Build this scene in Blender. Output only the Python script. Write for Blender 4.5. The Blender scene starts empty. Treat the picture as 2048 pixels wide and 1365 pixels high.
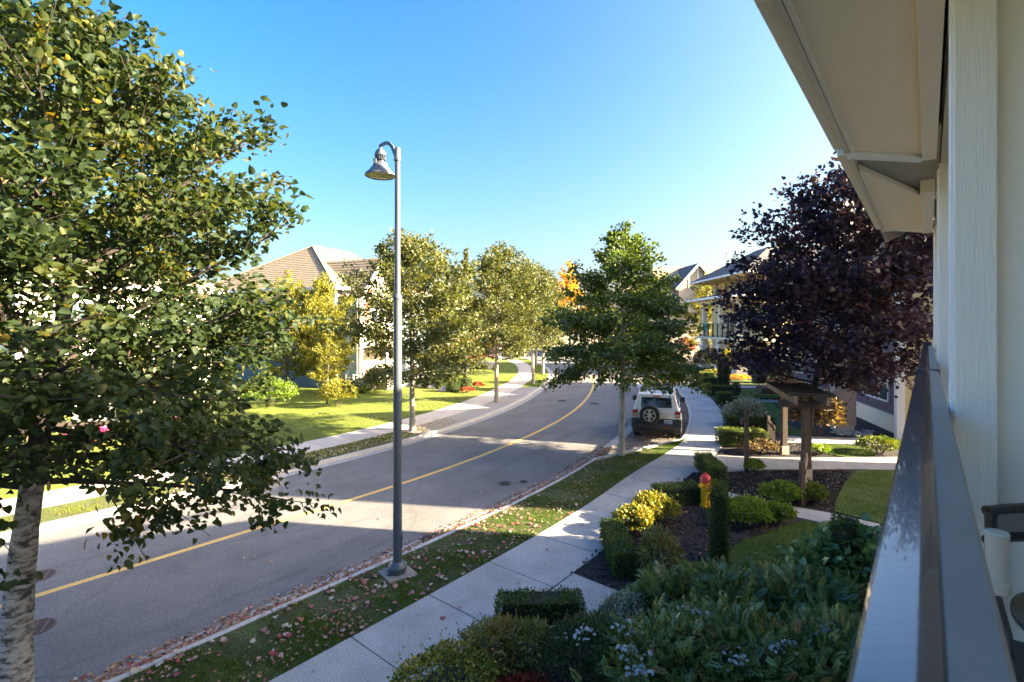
import bpy, math, random
import numpy as np
from mathutils import Vector, Matrix
R = math.radians
random.seed(7)
rng = np.random.default_rng(7)
scn = bpy.context.scene
col = scn.collection

# ------------------------------------------------------------------ camera, sky, sun, exposure
F, CX, HY, CH = 1005.0, 1024.0, 650.0, 4.7       # survey of the photograph: focal, centre, horizon, eye height
cam = bpy.data.cameras.new('camera')
cam.sensor_width = 36.0
cam.lens = F / 2048 * 36
cam.shift_y = -(682.5 - HY) / 2048
cam.clip_start = 0.05
cam.clip_end = 3000
cam.dof.use_dof = True
cam.dof.focus_distance = 20.0
cam.dof.aperture_fstop = 4.5
camo = bpy.data.objects.new('camera', cam)
col.objects.link(camo)
camo.location = (0, 0, CH)
camo.rotation_euler = (R(90), 0, 0)
scn.camera = camo

SUN = Vector((0.985, -0.172, 0.425)).normalized()  # towards the sun
world = bpy.data.worlds.new('World')
scn.world = world
world.use_nodes = True
wn = world.node_tree.nodes
wl = world.node_tree.links
wn.clear()
sky = wn.new('ShaderNodeTexSky')
sky.sky_type = 'NISHITA'
sky.sun_disc = False
sky.sun_elevation = math.asin(SUN.z)
sky.sun_rotation = math.atan2(SUN.x, SUN.y)
sky.altitude = 0
sky.air_density = 1.0
sky.dust_density = 5.6
sky.ozone_density = 3.0
bg = wn.new('ShaderNodeBackground')
bg.inputs['Strength'].default_value = 0.072
wo = wn.new('ShaderNodeOutputWorld')
hs = wn.new('ShaderNodeHueSaturation')
hs.inputs['Saturation'].default_value = 1.45
hs.inputs['Hue'].default_value = 0.508
wl.new(sky.outputs[0], hs.inputs['Color'])
wl.new(hs.outputs[0], bg.inputs[0])
wl.new(bg.outputs[0], wo.inputs[0])
sl = bpy.data.lights.new('sun', 'SUN')
sl.energy = 5.0
sl.angle = R(0.53)
sl.color = (1.0, 0.86, 0.66)
so = bpy.data.objects.new('sun', sl)
col.objects.link(so)
so.rotation_euler = SUN.to_track_quat('Z', 'Y').to_euler()
so.location = (30, -10, 30)
scn.view_settings.view_transform = 'Standard'
scn.view_settings.look = 'None'
scn.view_settings.exposure = 3.2
scn.view_settings.gamma = 1.0
scn.view_settings.use_white_balance = True
scn.view_settings.white_balance_temperature = 7500
scn.view_settings.white_balance_tint = 10
scn.view_settings.use_curve_mapping = False

# ------------------------------------------------------------------ helpers
def G(px, py, z=0.0):
    Y = (CH - z) * F / (py - HY)
    return Vector(((px - CX) * Y / F, Y, z))
def A(px, py, Y):
    return Vector(((px - CX) * Y / F, Y, CH - (py - HY) * Y / F))

class MB:
    def __init__(s, M=None):
        s.v, s.f, s.M = [], [], M
    def add(s, vs, fs):
        b = len(s.v)
        for p in vs:
            p = Vector(p)
            s.v.append(s.M @ p if s.M is not None else p)
        s.f += [tuple(i + b for i in f) for f in fs]
        return s
    def box(s, x0, x1, y0, y1, z0, z1):
        return s.add([(x0,y0,z0),(x1,y0,z0),(x1,y1,z0),(x0,y1,z0),(x0,y0,z1),(x1,y0,z1),(x1,y1,z1),(x0,y1,z1)],
              [(3,2,1,0),(4,5,6,7),(0,1,5,4),(1,2,6,5),(2,3,7,6),(3,0,4,7)])
    def frustum(s, b, t, z0, z1):     # b,t = (x0,x1,y0,y1)
        return s.add([(b[0],b[2],z0),(b[1],b[2],z0),(b[1],b[3],z0),(b[0],b[3],z0),(t[0],t[2],z1),(t[1],t[2],z1),(t[1],t[3],z1),(t[0],t[3],z1)],
              [(3,2,1,0),(4,5,6,7),(0,1,5,4),(1,2,6,5),(2,3,7,6),(3,0,4,7)])
    def prism(s, poly, d):            # poly: 3D points, d: extrusion vector
        n = len(poly); d = Vector(d)
        vs = [Vector(p) for p in poly] + [Vector(p) + d for p in poly]
        fs = [tuple(reversed(range(n))), tuple(range(n, 2*n))]
        for i in range(n):
            j = (i + 1) % n
            fs.append((i, j, n + j, n + i))
        return s.add(vs, fs)
    def quad(s, *p):
        return s.add(p, [tuple(range(len(p)))])
    def bar(s, p0, p1, w, h):         # rectangular bar between two points
        p0, p1 = Vector(p0), Vector(p1)
        d = (p1 - p0).normalized()
        up = Vector((0,0,1)) if abs(d.z) < .95 else Vector((0,1,0))
        x = d.cross(up).normalized() * (w/2); y = x.cross(d).normalized() * (h/2)
        vs = [p0-x-y, p0+x-y, p0+x+y, p0-x+y, p1-x-y, p1+x-y, p1+x+y, p1-x+y]
        return s.add(vs, [(3,2,1,0),(4,5,6,7),(0,1,5,4),(1,2,6,5),(2,3,7,6),(3,0,4,7)])
    def tube(s, path, rad, n=8):
        path = [Vector(p) for p in path]
        if not hasattr(rad, '__len__'): rad = [rad]*len(path)
        vs, fs = [], []
        prev = None
        for i, p in enumerate(path):
            d = (path[min(i+1, len(path)-1)] - path[max(i-1, 0)]).normalized()
            if prev is None:
                ref = Vector((1,0,0)) if abs(d.x) < .8 else Vector((0,1,0))
                x = d.cross(ref).normalized()
            else:
                x = (prev - d * prev.dot(d)).normalized()
            prev = x
            y = d.cross(x)
            for k in range(n):
                a = 2*math.pi*k/n
                vs.append(p + (x*math.cos(a) + y*math.sin(a)) * rad[i])
        for i in range(len(path)-1):
            for k in range(n):
                k2 = (k+1) % n
                fs.append((i*n+k, i*n+k2, (i+1)*n+k2, (i+1)*n+k))
        fs.append(tuple(reversed(range(n)))); fs.append(tuple(range((len(path)-1)*n, len(path)*n)))
        return s.add(vs, fs)
    def lathe(s, prof, n=24, o=(0,0,0), axis='z'):
        vs, fs = [], []
        o = Vector(o)
        for r, z in prof:
            for k in range(n):
                a = 2*math.pi*k/n
                c, t = r*math.cos(a), r*math.sin(a)
                vs.append(o + (Vector((c,t,z)) if axis == 'z' else Vector((c,z,t)) if axis == 'y' else Vector((z,c,t))))
        m = len(prof)
        for i in range(m-1):
            for k in range(n):
                k2 = (k+1) % n
                fs.append((i*n+k, i*n+k2, (i+1)*n+k2, (i+1)*n+k))
        fs.append(tuple(reversed(range(n)))); fs.append(tuple(range((m-1)*n, m*n)))
        return s.add(vs, fs)
    def courses(s, bl, br, tr, tl, n, lift=.03):   # a roof plane laid in overlapping courses
        bl, br, tr, tl = map(Vector, (bl, br, tr, tl))
        nrm = (br-bl).cross(tl-bl)
        if nrm.length < 1e-6: nrm = (br-bl).cross(tr-bl)
        nrm.normalize()
        if nrm.z < 0: nrm = -nrm
        for i in range(n):
            a, b = i/n, (i+1)/n
            p0, p1 = bl.lerp(tl,a), br.lerp(tr,a); q0, q1 = bl.lerp(tl,b), br.lerp(tr,b)
            s.add([p0+nrm*lift, p1+nrm*lift, q1+nrm*.004, q0+nrm*.004, p0-nrm*.01, p1-nrm*.01], [(0,1,2,3),(4,5,1,0)])
        return s
    def build(s, name, m, parent=None, smooth=False, bevel=0, seg=2):
        me = bpy.data.meshes.new(name)
        me.from_pydata([tuple(p) for p in s.v], [], s.f)
        me.materials.append(m)
        if smooth:
            me.polygons.foreach_set('use_smooth', [True]*len(me.polygons))
        me.update()
        o = bpy.data.objects.new(name, me)
        col.objects.link(o)
        if parent: o.parent = parent
        if smooth and not bevel:
            me.set_sharp_from_angle(angle=R(40))
        if bevel:
            b = o.modifiers.new('bevel', 'BEVEL'); b.width = bevel; b.segments = seg; b.limit_method = 'ANGLE'
            b.harden_normals = False
        return o

def tag(o, label=None, cat=None, group=None, kind=None):
    if label: o['label'] = label
    if cat: o['category'] = cat
    if group: o['group'] = group
    if kind: o['kind'] = kind
    return o
def thing(name, label, cat, loc=(0,0,0), rotz=0, group=None):
    o = bpy.data.objects.new(name, None)
    o.empty_display_size = .2
    col.objects.link(o)
    o.location = loc; o.rotation_euler = (0, 0, rotz)
    return tag(o, label, cat, group)
def struct(name, mb, m, parent=None, **k):
    o = mb.build(name, m, parent, **k)
    if parent is None: o['kind'] = 'structure'
    return o
def copy_tree(o, parent=None):
    c = o.copy(); col.objects.link(c); c.parent = parent
    for ch in list(o.children): copy_tree(ch, c)
    return c

# ------------------------------------------------------------------ materials
def newmat(name):
    m = bpy.data.materials.new(name); m.use_nodes = True
    nt = m.node_tree
    return m, nt, nt.nodes, nt.links, nt.nodes['Principled BSDF']
def ramp(nodes, stops):
    r = nodes.new('ShaderNodeValToRGB')
    e = r.color_ramp.elements
    while len(e) > 1: e.remove(e[-1])
    e[0].position, e[0].color = stops[0][0], (*stops[0][1], 1)
    for p, c in stops[1:]:
        x = e.new(p); x.color = (*c, 1)
    return r
def mat(name, c1, c2=None, scale=6, rough=.7, bump=0, bscale=None, metal=0, detail=6, stretch=None, spec=.5, coat=0, lo=.3, hi=.7, fine=None):
    m, nt, N, L, P = newmat(name)
    P.inputs['Roughness'].default_value = rough
    P.inputs['Metallic'].default_value = metal
    P.inputs['Specular IOR Level'].default_value = spec
    P.inputs['Coat Weight'].default_value = coat
    P.inputs['Base Color'].default_value = (*c1, 1)
    tc = N.new('ShaderNodeTexCoord'); src = tc.outputs['Object']
    if stretch:
        mp = N.new('ShaderNodeMapping'); mp.inputs['Scale'].default_value = stretch
        L.new(src, mp.inputs[0]); src = mp.outputs[0]
    if c2:
        n = N.new('ShaderNodeTexNoise'); n.inputs['Scale'].default_value = scale; n.inputs['Detail'].default_value = detail
        n.inputs['Roughness'].default_value = .65
        L.new(src, n.inputs['Vector'])
        r = ramp(N, [(lo, c1), (hi, c2)])
        L.new(n.outputs['Fac'], r.inputs[0])
        out = r.outputs[0]
        if fine:
            n2 = N.new('ShaderNodeTexNoise'); n2.inputs['Scale'].default_value = fine[0]; n2.inputs['Detail'].default_value = 2
            L.new(src, n2.inputs['Vector'])
            r2 = ramp(N, [(.32, (1-fine[1],)*3), (.68, (1+fine[1],)*3)])
            L.new(n2.outputs['Fac'], r2.inputs[0])
            mx = N.new('ShaderNodeMix'); mx.data_type = 'RGBA'; mx.blend_type = 'MULTIPLY'; mx.inputs[0].default_value = 1
            L.new(out, mx.inputs[6]); L.new(r2.outputs[0], mx.inputs[7]); out = mx.outputs[2]
        L.new(out, P.inputs['Base Color'])
    if bump:
        b = N.new('ShaderNodeBump'); b.inputs['Strength'].default_value = bump; b.inputs['Distance'].default_value = .02
        n = N.new('ShaderNodeTexNoise'); n.inputs['Scale'].default_value = bscale or scale*4; n.inputs['Detail'].default_value = 5
        L.new(src, n.inputs['Vector']); L.new(n.outputs['Fac'], b.inputs['Height']); L.new(b.outputs[0], P.inputs['Normal'])
    return m
def leafmat(name, stops, transl=.35, rough=.45, spec=.4, boost=1.6):
    m, nt, N, L, P = newmat(name)
    at = N.new('ShaderNodeAttribute'); at.attribute_name = 'var'
    r = ramp(N, stops); L.new(at.outputs['Fac'], r.inputs[0])
    L.new(r.outputs[0], P.inputs['Base Color'])
    P.inputs['Roughness'].default_value = rough
    P.inputs['Specular IOR Level'].default_value = spec
    t = N.new('ShaderNodeBsdfTranslucent')
    mx = N.new('ShaderNodeMix'); mx.data_type = 'RGBA'; mx.blend_type = 'MULTIPLY'; mx.inputs[0].default_value = 1
    mx.inputs[7].default_value = (boost*1.1, boost, boost*.45, 1)
    L.new(r.outputs[0], mx.inputs[6]); L.new(mx.outputs[2], t.inputs[0])
    s = N.new('ShaderNodeMixShader'); s.inputs[0].default_value = transl
    L.new(P.outputs[0], s.inputs[1]); L.new(t.outputs[0], s.inputs[2])
    L.new(s.outputs[0], N['Material Output'].inputs[0])
    return m
def glassmat(name, c=(.02,.03,.04)):
    m, nt, N, L, P = newmat(name)
    P.inputs['Base Color'].default_value = (*c, 1); P.inputs['Roughness'].default_value = .06
    P.inputs['Specular IOR Level'].default_value = .8
    return m

M = {}
M['asphalt'] = mat('asphalt', (.116,.115,.114), (.182,.180,.177), .55, .9, .7, 60, detail=10, fine=(42,.38))
def wear(m):
    nt = m.node_tree; N, L = nt.nodes, nt.links; P = N['Principled BSDF']
    src = P.inputs['Base Color'].links[0].from_socket
    a1 = N.new('ShaderNodeAttribute'); a1.attribute_name = 'off'; a2 = N.new('ShaderNodeAttribute'); a2.attribute_name = 'along'
    cmb = N.new('ShaderNodeCombineXYZ'); L.new(a1.outputs['Fac'], cmb.inputs[0]); L.new(a2.outputs['Fac'], cmb.inputs[1])
    mp = N.new('ShaderNodeMapping'); mp.inputs['Scale'].default_value = (1.6, .10, 1); L.new(cmb.outputs[0], mp.inputs[0])
    n1 = N.new('ShaderNodeTexNoise'); n1.inputs['Scale'].default_value = 1.0; n1.inputs['Detail'].default_value = 8; n1.inputs['Roughness'].default_value = .7
    L.new(mp.outputs[0], n1.inputs['Vector'])
    r1 = ramp(N, [(.30,(.72,.72,.73)),(.48,(1,1,1)),(.62,(1.0,1.0,1.0)),(.74,(1.22,1.21,1.19))]); L.new(n1.outputs['Fac'], r1.inputs[0])
    # hairline cracks and sealed seams
    v = N.new('ShaderNodeTexVoronoi'); v.feature = 'DISTANCE_TO_EDGE'; v.inputs['Scale'].default_value = .35
    mp2 = N.new('ShaderNodeMapping'); mp2.inputs['Scale'].default_value = (1.3, .5, 1); L.new(cmb.outputs[0], mp2.inputs[0])
    n2 = N.new('ShaderNodeTexNoise'); n2.inputs['Scale'].default_value = 2.2; n2.inputs['Detail'].default_value = 4; L.new(mp2.outputs[0], n2.inputs['Vector'])
    mxv = N.new('ShaderNodeMix'); mxv.data_type = 'VECTOR'; mxv.inputs[0].default_value = .22
    L.new(mp2.outputs[0], mxv.inputs[4]); L.new(n2.outputs['Color'], mxv.inputs[5]); L.new(mxv.outputs[1], v.inputs['Vector'])
    r2 = ramp(N, [(0,(.82,.82,.82)),(.005,(.88,.88,.88)),(.010,(1,1,1))]); L.new(v.outputs['Distance'], r2.inputs[0])
    for r in (r1, r2):
        mx = N.new('ShaderNodeMix'); mx.data_type = 'RGBA'; mx.blend_type = 'MULTIPLY'; mx.inputs[0].default_value = 1
        L.new(src, mx.inputs[6]); L.new(r.outputs[0], mx.inputs[7]); src = mx.outputs[2]
    L.new(src, P.inputs['Base Color'])
wear(M['asphalt'])
M['bay_asphalt'] = mat('bay_asphalt', (.085,.082,.078), (.13,.122,.11), 2.5, .92, .5, 200, fine=(120,.4))
M['gutter'] = mat('gutter_concrete', (.30,.285,.27), (.42,.40,.385), 3, .88, .3, 90, fine=(90,.25))
M['kerb'] = mat('kerb_concrete', (.38,.36,.33), (.48,.46,.43), 4, .88, .35, 80, fine=(90,.25))
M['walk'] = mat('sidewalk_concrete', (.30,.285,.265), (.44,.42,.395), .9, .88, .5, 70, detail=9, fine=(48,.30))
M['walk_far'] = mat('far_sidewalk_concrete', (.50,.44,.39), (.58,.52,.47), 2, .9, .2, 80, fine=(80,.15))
M['joint'] = mat('joint_soil', (.03,.03,.025), (.06,.06,.04), 9, .95)
M['paint_line'] = mat('road_paint', (.62,.36,.07), (.72,.45,.13), 14, .75, .3, 120, lo=.2, hi=.6, fine=(60,.2))
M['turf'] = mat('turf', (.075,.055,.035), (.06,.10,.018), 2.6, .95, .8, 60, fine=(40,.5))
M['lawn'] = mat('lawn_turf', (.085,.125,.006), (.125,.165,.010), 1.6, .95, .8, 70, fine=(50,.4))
M['far_ground'] = mat('ground_grass', (.06,.09,.02), (.10,.12,.04), .2, .95)
M['mulch'] = mat('mulch', (.012,.010,.011), (.03,.022,.021), 14, .95, 1.0, 45, fine=(60,.6))
M['gravel'] = mat('gravel', (.20,.19,.18), (.42,.40,.38), 30, .9, 1.0, 35, detail=2, fine=(22,.4))
M['iron'] = mat('cast_iron', (.045,.03,.028), (.085,.06,.055), 20, .6, .3, 60, metal=.4)
M['hole'] = mat('drain_dark', (.008,.008,.008), rough=.9)
M['pole'] = mat('pole_paint', (.075,.095,.115), (.095,.118,.14), 3, .42, .05, 60, metal=.2)
M['lens'] = mat('lamp_lens', (.42,.42,.2), (.22,.24,.1), 9, .2)
M['bark'] = mat('bark', (.07,.055,.045), (.17,.145,.12), 6, .9, .8, 22, stretch=(1,1,.35))
M['bark_pale'] = mat('bark_pale', (.22,.19,.15), (.40,.36,.29), 5, .9, .6, 25, stretch=(1,1,.4))
M['bark_birch'] = mat('bark_blotched', (.05,.04,.035), (.36,.34,.31), 7, .85, .7, 16, stretch=(1,1,2.2), lo=.40, hi=.56)
M['dark_bark'] = mat('dark_bark', (.02,.016,.014), (.045,.036,.03), 8, .9, .8, 22)
M['stem'] = mat('stem', (.05,.035,.025), (.10,.075,.05), 8, .9)
M['white'] = mat('white_paint', (.80,.79,.77), (.85,.84,.82), 2, .55, .05, 40)
M['recess'] = mat('recess_taupe', (.30,.26,.20), (.34,.30,.23), 2, .7)
M['grain'] = mat('white_wood_grain', (.89,.82,.74), (.92,.85,.77), 3, .6, .4, 16, stretch=(9,9,.6))
M['panel'] = mat('grey_wall_panel', (.80,.74,.67), (.83,.77,.70), 1.2, .65, .04, 30)
M['soffit'] = mat('soffit_paint', (.88,.74,.52), (.90,.76,.55), 1.0, .65, .12, 14, stretch=(1,4,1))
M['beige_trim'] = mat('beige_trim', (.76,.68,.53), (.80,.72,.57), 2, .6, .06, 40)
M['fascia'] = mat('fascia_paint', (.60,.52,.39), (.66,.57,.44), 2, .6, .06, 40)
M['shingle_tan'] = mat('roof_shingle_tan', (.195,.155,.105), (.29,.24,.17), 5, .92, .6, 40, stretch=(1,1,4), fine=(14,.25))
M['shingle_grey'] = mat('roof_shingle_grey', (.085,.085,.09), (.15,.15,.155), 5, .92, .6, 40, fine=(14,.25))
M['blue_siding'] = mat('blue_siding', (.13,.21,.26), (.16,.24,.29), 2, .7)
M['cream_siding'] = mat('cream_siding', (.72,.66,.52), (.78,.72,.58), 1.5, .7)
M['yellow_siding'] = mat('yellow_siding', (.62,.50,.25), (.68,.56,.30), 1.5, .7)
M['taupe_siding'] = mat('taupe_siding', (.30,.26,.22), (.36,.31,.27), 1.5, .75)
M['purple_siding'] = mat('purple_siding', (.075,.06,.10), (.095,.078,.12), 2, .65)
M['brick_red'] = mat('brick_red', (.33,.13,.08), (.45,.20,.13), 12, .85, .4, 60)
M['slate_shutter'] = mat('slate_shutter', (.12,.17,.20), (.15,.20,.23), 3, .6)
M['shake'] = mat('cedar_shake', (.25,.20,.165), (.34,.28,.23), 9, .85, .5, 40, stretch=(3,3,.6))
M['brown_wood'] = mat('brown_stained_wood', (.055,.037,.030), (.10,.07,.054), 6, .8, .4, 40, stretch=(4,4,.6))
M['beam_wood'] = mat('weathered_beam', (.17,.12,.085), (.27,.20,.145), 5, .8, .4, 40)
M['slat_wood'] = mat('dark_slat_wood', (.03,.022,.018), (.055,.04,.032), 6, .85, .4, 40)
M['concrete'] = mat('concrete', (.35,.32,.28), (.45,.42,.37), 8, .9, .4, 60)
M['footing'] = mat('footing_concrete', (.20,.18,.15), (.28,.255,.22), 8, .9, .4, 60)
M['black'] = mat('black_paint', (.012,.012,.014), (.02,.02,.022), 5, .4)
M['black_metal'] = mat('black_metal', (.015,.014,.014), (.03,.028,.027), 6, .35, .1, 90)
M['rail'] = mat('rail_metal', (.085,.075,.068), (.115,.10,.092), 2.5, .22, .05, 60, spec=.7, coat=.6, stretch=(1,1,1))
M['rail_dull'] = mat('rail_flange', (.37,.33,.29), (.43,.385,.34), 3, .55, .05, 60, spec=.35)
M['gasket'] = mat('rubber_gasket', (.02,.022,.035), rough=.6)
M['mesh_grey'] = mat('chair_sling', (.22,.215,.21), (.27,.265,.26), 40, .8)
M['canister'] = mat('cream_canister', (.66,.58,.52), (.70,.62,.56), 3, .35)
M['canister_lid'] = mat('pale_lid', (.68,.74,.76), rough=.4)
M['table_wood'] = mat('table_wood', (.14,.10,.06), (.20,.15,.09), 9, .5)
M['glass'] = glassmat('window_glass', (.05,.075,.09))
M['car_glass'] = glassmat('car_glass', (.006,.007,.01))
M['car_silver'] = mat('car_paint_silver', (.66,.68,.70), (.69,.71,.73), 2, .35, metal=.15, coat=.8)
M['car_white'] = mat('car_paint_white', (.78,.79,.80), (.80,.81,.82), 2, .3, coat=.8)
M['car_plastic'] = mat('car_plastic', (.025,.027,.033), (.035,.037,.043), 8, .55)
M['rubber'] = mat('tyre_rubber', (.018,.018,.018), (.03,.03,.03), 12, .85, .2, 60)
M['alloy'] = mat('alloy_rim', (.60,.60,.60), (.66,.66,.66), 5, .3, metal=.7)
M['tail_red'] = mat('tail_lamp_red', (.35,.02,.015), rough=.15, coat=1)
M['tail_clear'] = mat('tail_lamp_clear', (.6,.5,.45), rough=.15, coat=1)
M['plate'] = mat('plate_white', (.62,.64,.68), rough=.4)
M['plate_ink'] = mat('plate_ink', (.06,.08,.2), rough=.5)
M['car_dark'] = mat('car_paint_dark', (.03,.035,.05), rough=.25, coat=1)
M['hyd_yellow'] = mat('hydrant_yellow', (.88,.40,.012), (.90,.45,.018), 9, .4, .12, 30)
M['hyd_red'] = mat('hydrant_red', (.55,.02,.025), (.62,.035,.04), 9, .4, .12, 30)
M['rock'] = mat('pale_rock', (.40,.36,.32), (.58,.53,.48), 5, .9, .8, 12)
M['stone'] = mat('river_stone', (.16,.15,.15), (.42,.40,.38), 2.2, .8, .3, 20)
M['sign_black'] = mat('sign_black', (.015,.016,.02), rough=.4)
M['sign_white'] = mat('sign_white', (.75,.75,.73), rough=.5)
M['sign_photo'] = mat('sign_print', (.10,.14,.14), (.30,.34,.33), 3, .5)
M['teal'] = mat('teal_cloth', (.03,.26,.34), (.05,.33,.42), 6, .8)
M['pink'] = leafmat('pink_petals', [(0,(.55,.03,.20)),(1,(.75,.10,.35))], .3, boost=1.2)
M['orange_fl'] = leafmat('orange_petals', [(0,(.65,.22,.03)),(.6,(.75,.35,.06)),(1,(.45,.16,.04))], .3, boost=1.2)
# foliage
M['lf_front'] = leafmat('foreground_leaves', [(0,(.018,.038,.016)),(.5,(.034,.058,.022)),(.84,(.072,.086,.024)),(.97,(.14,.11,.022)),(1,(.30,.20,.02))], .40, .55, .25, boost=1.9)
M['lf_yellowleaf'] = leafmat('yellowed_leaf', [(0,(.40,.26,.02)),(1,(.45,.33,.04))], .4)
M['lf_bract'] = leafmat('dry_bract', [(0,(.22,.14,.09)),(1,(.34,.24,.16))], .3, boost=1.1)
M['lf_street'] = leafmat('street_tree_leaves', [(0,(.04,.058,.016)),(.5,(.078,.096,.026)),(.85,(.135,.14,.036)),(1,(.20,.17,.045))], .26, .5)
M['lf_green'] = leafmat('green_tree_leaves', [(0,(.036,.07,.02)),(.5,(.07,.12,.03)),(.85,(.135,.18,.035)),(1,(.24,.21,.03))], .4, .45)
M['lf_purple'] = leafmat('purple_maple_leaves', [(0,(.014,.010,.018)),(.5,(.036,.020,.038)),(.84,(.075,.036,.055)),(.95,(.05,.05,.02)),(1,(.09,.035,.025))], .2, .55, .35, boost=1.2)
M['lf_gold'] = leafmat('golden_leaves', [(0,(.11,.125,.02)),(.5,(.19,.20,.03)),(1,(.30,.27,.05))], .4, .5, boost=1.3)
M['lf_yellowtree'] = leafmat('autumn_yellow_leaves', [(0,(.40,.22,.015)),(.5,(.58,.34,.02)),(1,(.66,.44,.05))], .4, .5, boost=1.2)
M['lf_red'] = leafmat('red_maple_leaves', [(0,(.12,.012,.012)),(.6,(.24,.03,.02)),(1,(.32,.08,.03))], .35, .5, boost=1.3)
M['lf_box'] = leafmat('boxwood_leaves', [(0,(.022,.048,.009)),(.5,(.06,.11,.015)),(.85,(.13,.18,.022)),(1,(.20,.19,.03))], .25, .45)
M['lf_cyp'] = leafmat('cypress_leaves', [(0,(.018,.04,.018)),(.6,(.045,.08,.03)),(1,(.10,.13,.045))], .2, .55)
M['lf_lime'] = leafmat('lime_leaves', [(0,(.06,.13,.012)),(.5,(.12,.21,.02)),(1,(.20,.28,.04))], .35, .5, boost=1.3)
M['lf_varieg'] = leafmat('variegated_leaves', [(0,(.03,.06,.015)),(.4,(.10,.14,.02)),(.6,(.30,.27,.04)),(1,(.45,.38,.08))], .3, .45, boost=1.1)
M['lf_mahonia'] = leafmat('mahonia_leaves', [(0,(.03,.06,.018)),(.4,(.10,.155,.045)),(.8,(.20,.26,.085)),(.95,(.27,.29,.09)),(1,(.30,.16,.07))], .2, .32, .6)
M['lf_silver'] = leafmat('silvered_leaves', [(0,(.16,.20,.18)),(1,(.46,.47,.46))], .15, .5, boost=1.0)
M['lf_rhodo'] = leafmat('rhododendron_leaves', [(0,(.07,.14,.05)),(.5,(.13,.22,.075)),(1,(.22,.30,.11))], .22, .32, .6)
M['lf_autumnshrub'] = leafmat('autumn_shrub_leaves', [(0,(.06,.08,.02)),(.45,(.17,.19,.05)),(.8,(.26,.23,.06)),(1,(.32,.15,.06))], .3, .5, boost=1.2)
M['lf_brown'] = leafmat('brown_shrub_leaves', [(0,(.045,.035,.018)),(.6,(.12,.085,.04)),(1,(.28,.20,.11))], .3, .6, boost=1.1)
M['lf_white'] = leafmat('cream_edged_leaves', [(0,(.07,.10,.05)),(.4,(.20,.24,.16)),(1,(.46,.48,.40))], .25, .5, boost=1.0)
M['lf_dark'] = leafmat('dark_shrub_leaves', [(0,(.012,.022,.012)),(.6,(.03,.042,.02)),(1,(.06,.06,.03))], .2, .5)
M['lf_grey'] = leafmat('grey_green_leaves', [(0,(.05,.075,.05)),(.6,(.10,.13,.085)),(1,(.17,.19,.13))], .25, .5, boost=1.1)
M['lf_litter'] = leafmat('fallen_leaf', [(0,(.22,.12,.07)),(.3,(.34,.22,.13)),(.5,(.42,.31,.22)),(.62,(.30,.04,.05)),(.74,(.40,.17,.17)),(.86,(.50,.44,.37)),(1,(.42,.20,.06))], .15, .7, boost=1.0)
M['lf_litter_yel'] = leafmat('fallen_yellow_leaf', [(0,(.34,.24,.10)),(.6,(.48,.38,.20)),(1,(.55,.47,.32))], .15, .7, boost=1.0)
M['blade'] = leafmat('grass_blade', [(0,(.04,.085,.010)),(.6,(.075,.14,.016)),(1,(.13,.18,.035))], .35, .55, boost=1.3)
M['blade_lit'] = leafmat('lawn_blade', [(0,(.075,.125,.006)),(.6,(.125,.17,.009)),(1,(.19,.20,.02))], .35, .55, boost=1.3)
M['chip'] = leafmat('bark_chip', [(0,(.008,.007,.009)),(.7,(.020,.016,.017)),(.93,(.06,.045,.04)),(1,(.17,.14,.12))], 0, .85)

# ------------------------------------------------------------------ leaves
def T_(v, f): return (np.array(v, float), f)
QUAD = T_([(0,0,0),(.38,.5,.09),(0,1,0),(-.38,.5,.09)], [(0,1,2,3)])
OVATE = T_([(0,0,0),(.34,.28,.10),(.30,.68,.10),(0,1,-.06),(-.30,.68,.10),(-.34,.28,.10)], [(0,1,2,3),(0,3,4,5)])
LINDEN = T_([(0,0,0),(.24,-.04,.10),(.45,.22,.20),(.30,.62,.05),(0,1.02,-.22),(-.34,.66,.12),(-.42,.28,.16),(-.27,-.05,.05)], [(0,1,2,3,4),(0,4,5,6,7)])
MAPLE = T_([(0,0,0),(.22,.05,.04),(.50,.12,.02),(.36,.34,.06),(.55,.62,-.02),(.25,.58,.05),(.22,.80,.02),(0,1.05,-.05),(-.22,.80,.02),(-.25,.58,.05),(-.55,.62,-.02),(-.36,.34,.06),(-.50,.12,.02),(-.22,.05,.04),(0,.45,0)],
     [(0,1,2,3,14),(14,3,4,5),(14,5,6,7),(14,7,8,9),(14,9,10,11),(14,11,12,13,0)])
LANCE = T_([(0,0,0),(.15,.3,.05),(.12,.7,.02),(0,1,-.08),(-.12,.7,.02),(-.15,.3,.05)], [(0,1,2,3),(0,3,4,5)])
def _pin():
    v, f = [], []
    def leaflet(x, y, ang, l, w):
        b = len(v); c, s_ = math.cos(ang), math.sin(ang)
        for (q, t_, z) in ((0,0,0),(w,.45*l,.03),(0,l,-.03),(-w,.45*l,.03)):
            v.append((x + q*c + t_*s_, y - q*s_ + t_*c, z - .12*(y+t_*c)**2))
        f.append((b, b+1, b+2, b+3))
    for k in range(5):
        y = .12 + k*.17
        for sg in (-1, 1): leaflet(0, y, sg*1.05, .30-.02*k, .085)
    leaflet(0, .88, 0, .26, .08)
    return T_(v, f)
PINNATE = _pin()
BLADE = T_([(-.06,0,0),(.06,0,0),(0,1,.12)], [(0,1,2)])
CHIP = T_([(-.28,0,0),(.28,.05,0),(.22,1,.05),(-.2,.95,0)], [(0,1,2,3)])
def unit(a): return a / np.maximum(np.linalg.norm(a, axis=1, keepdims=True), 1e-9)
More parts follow.
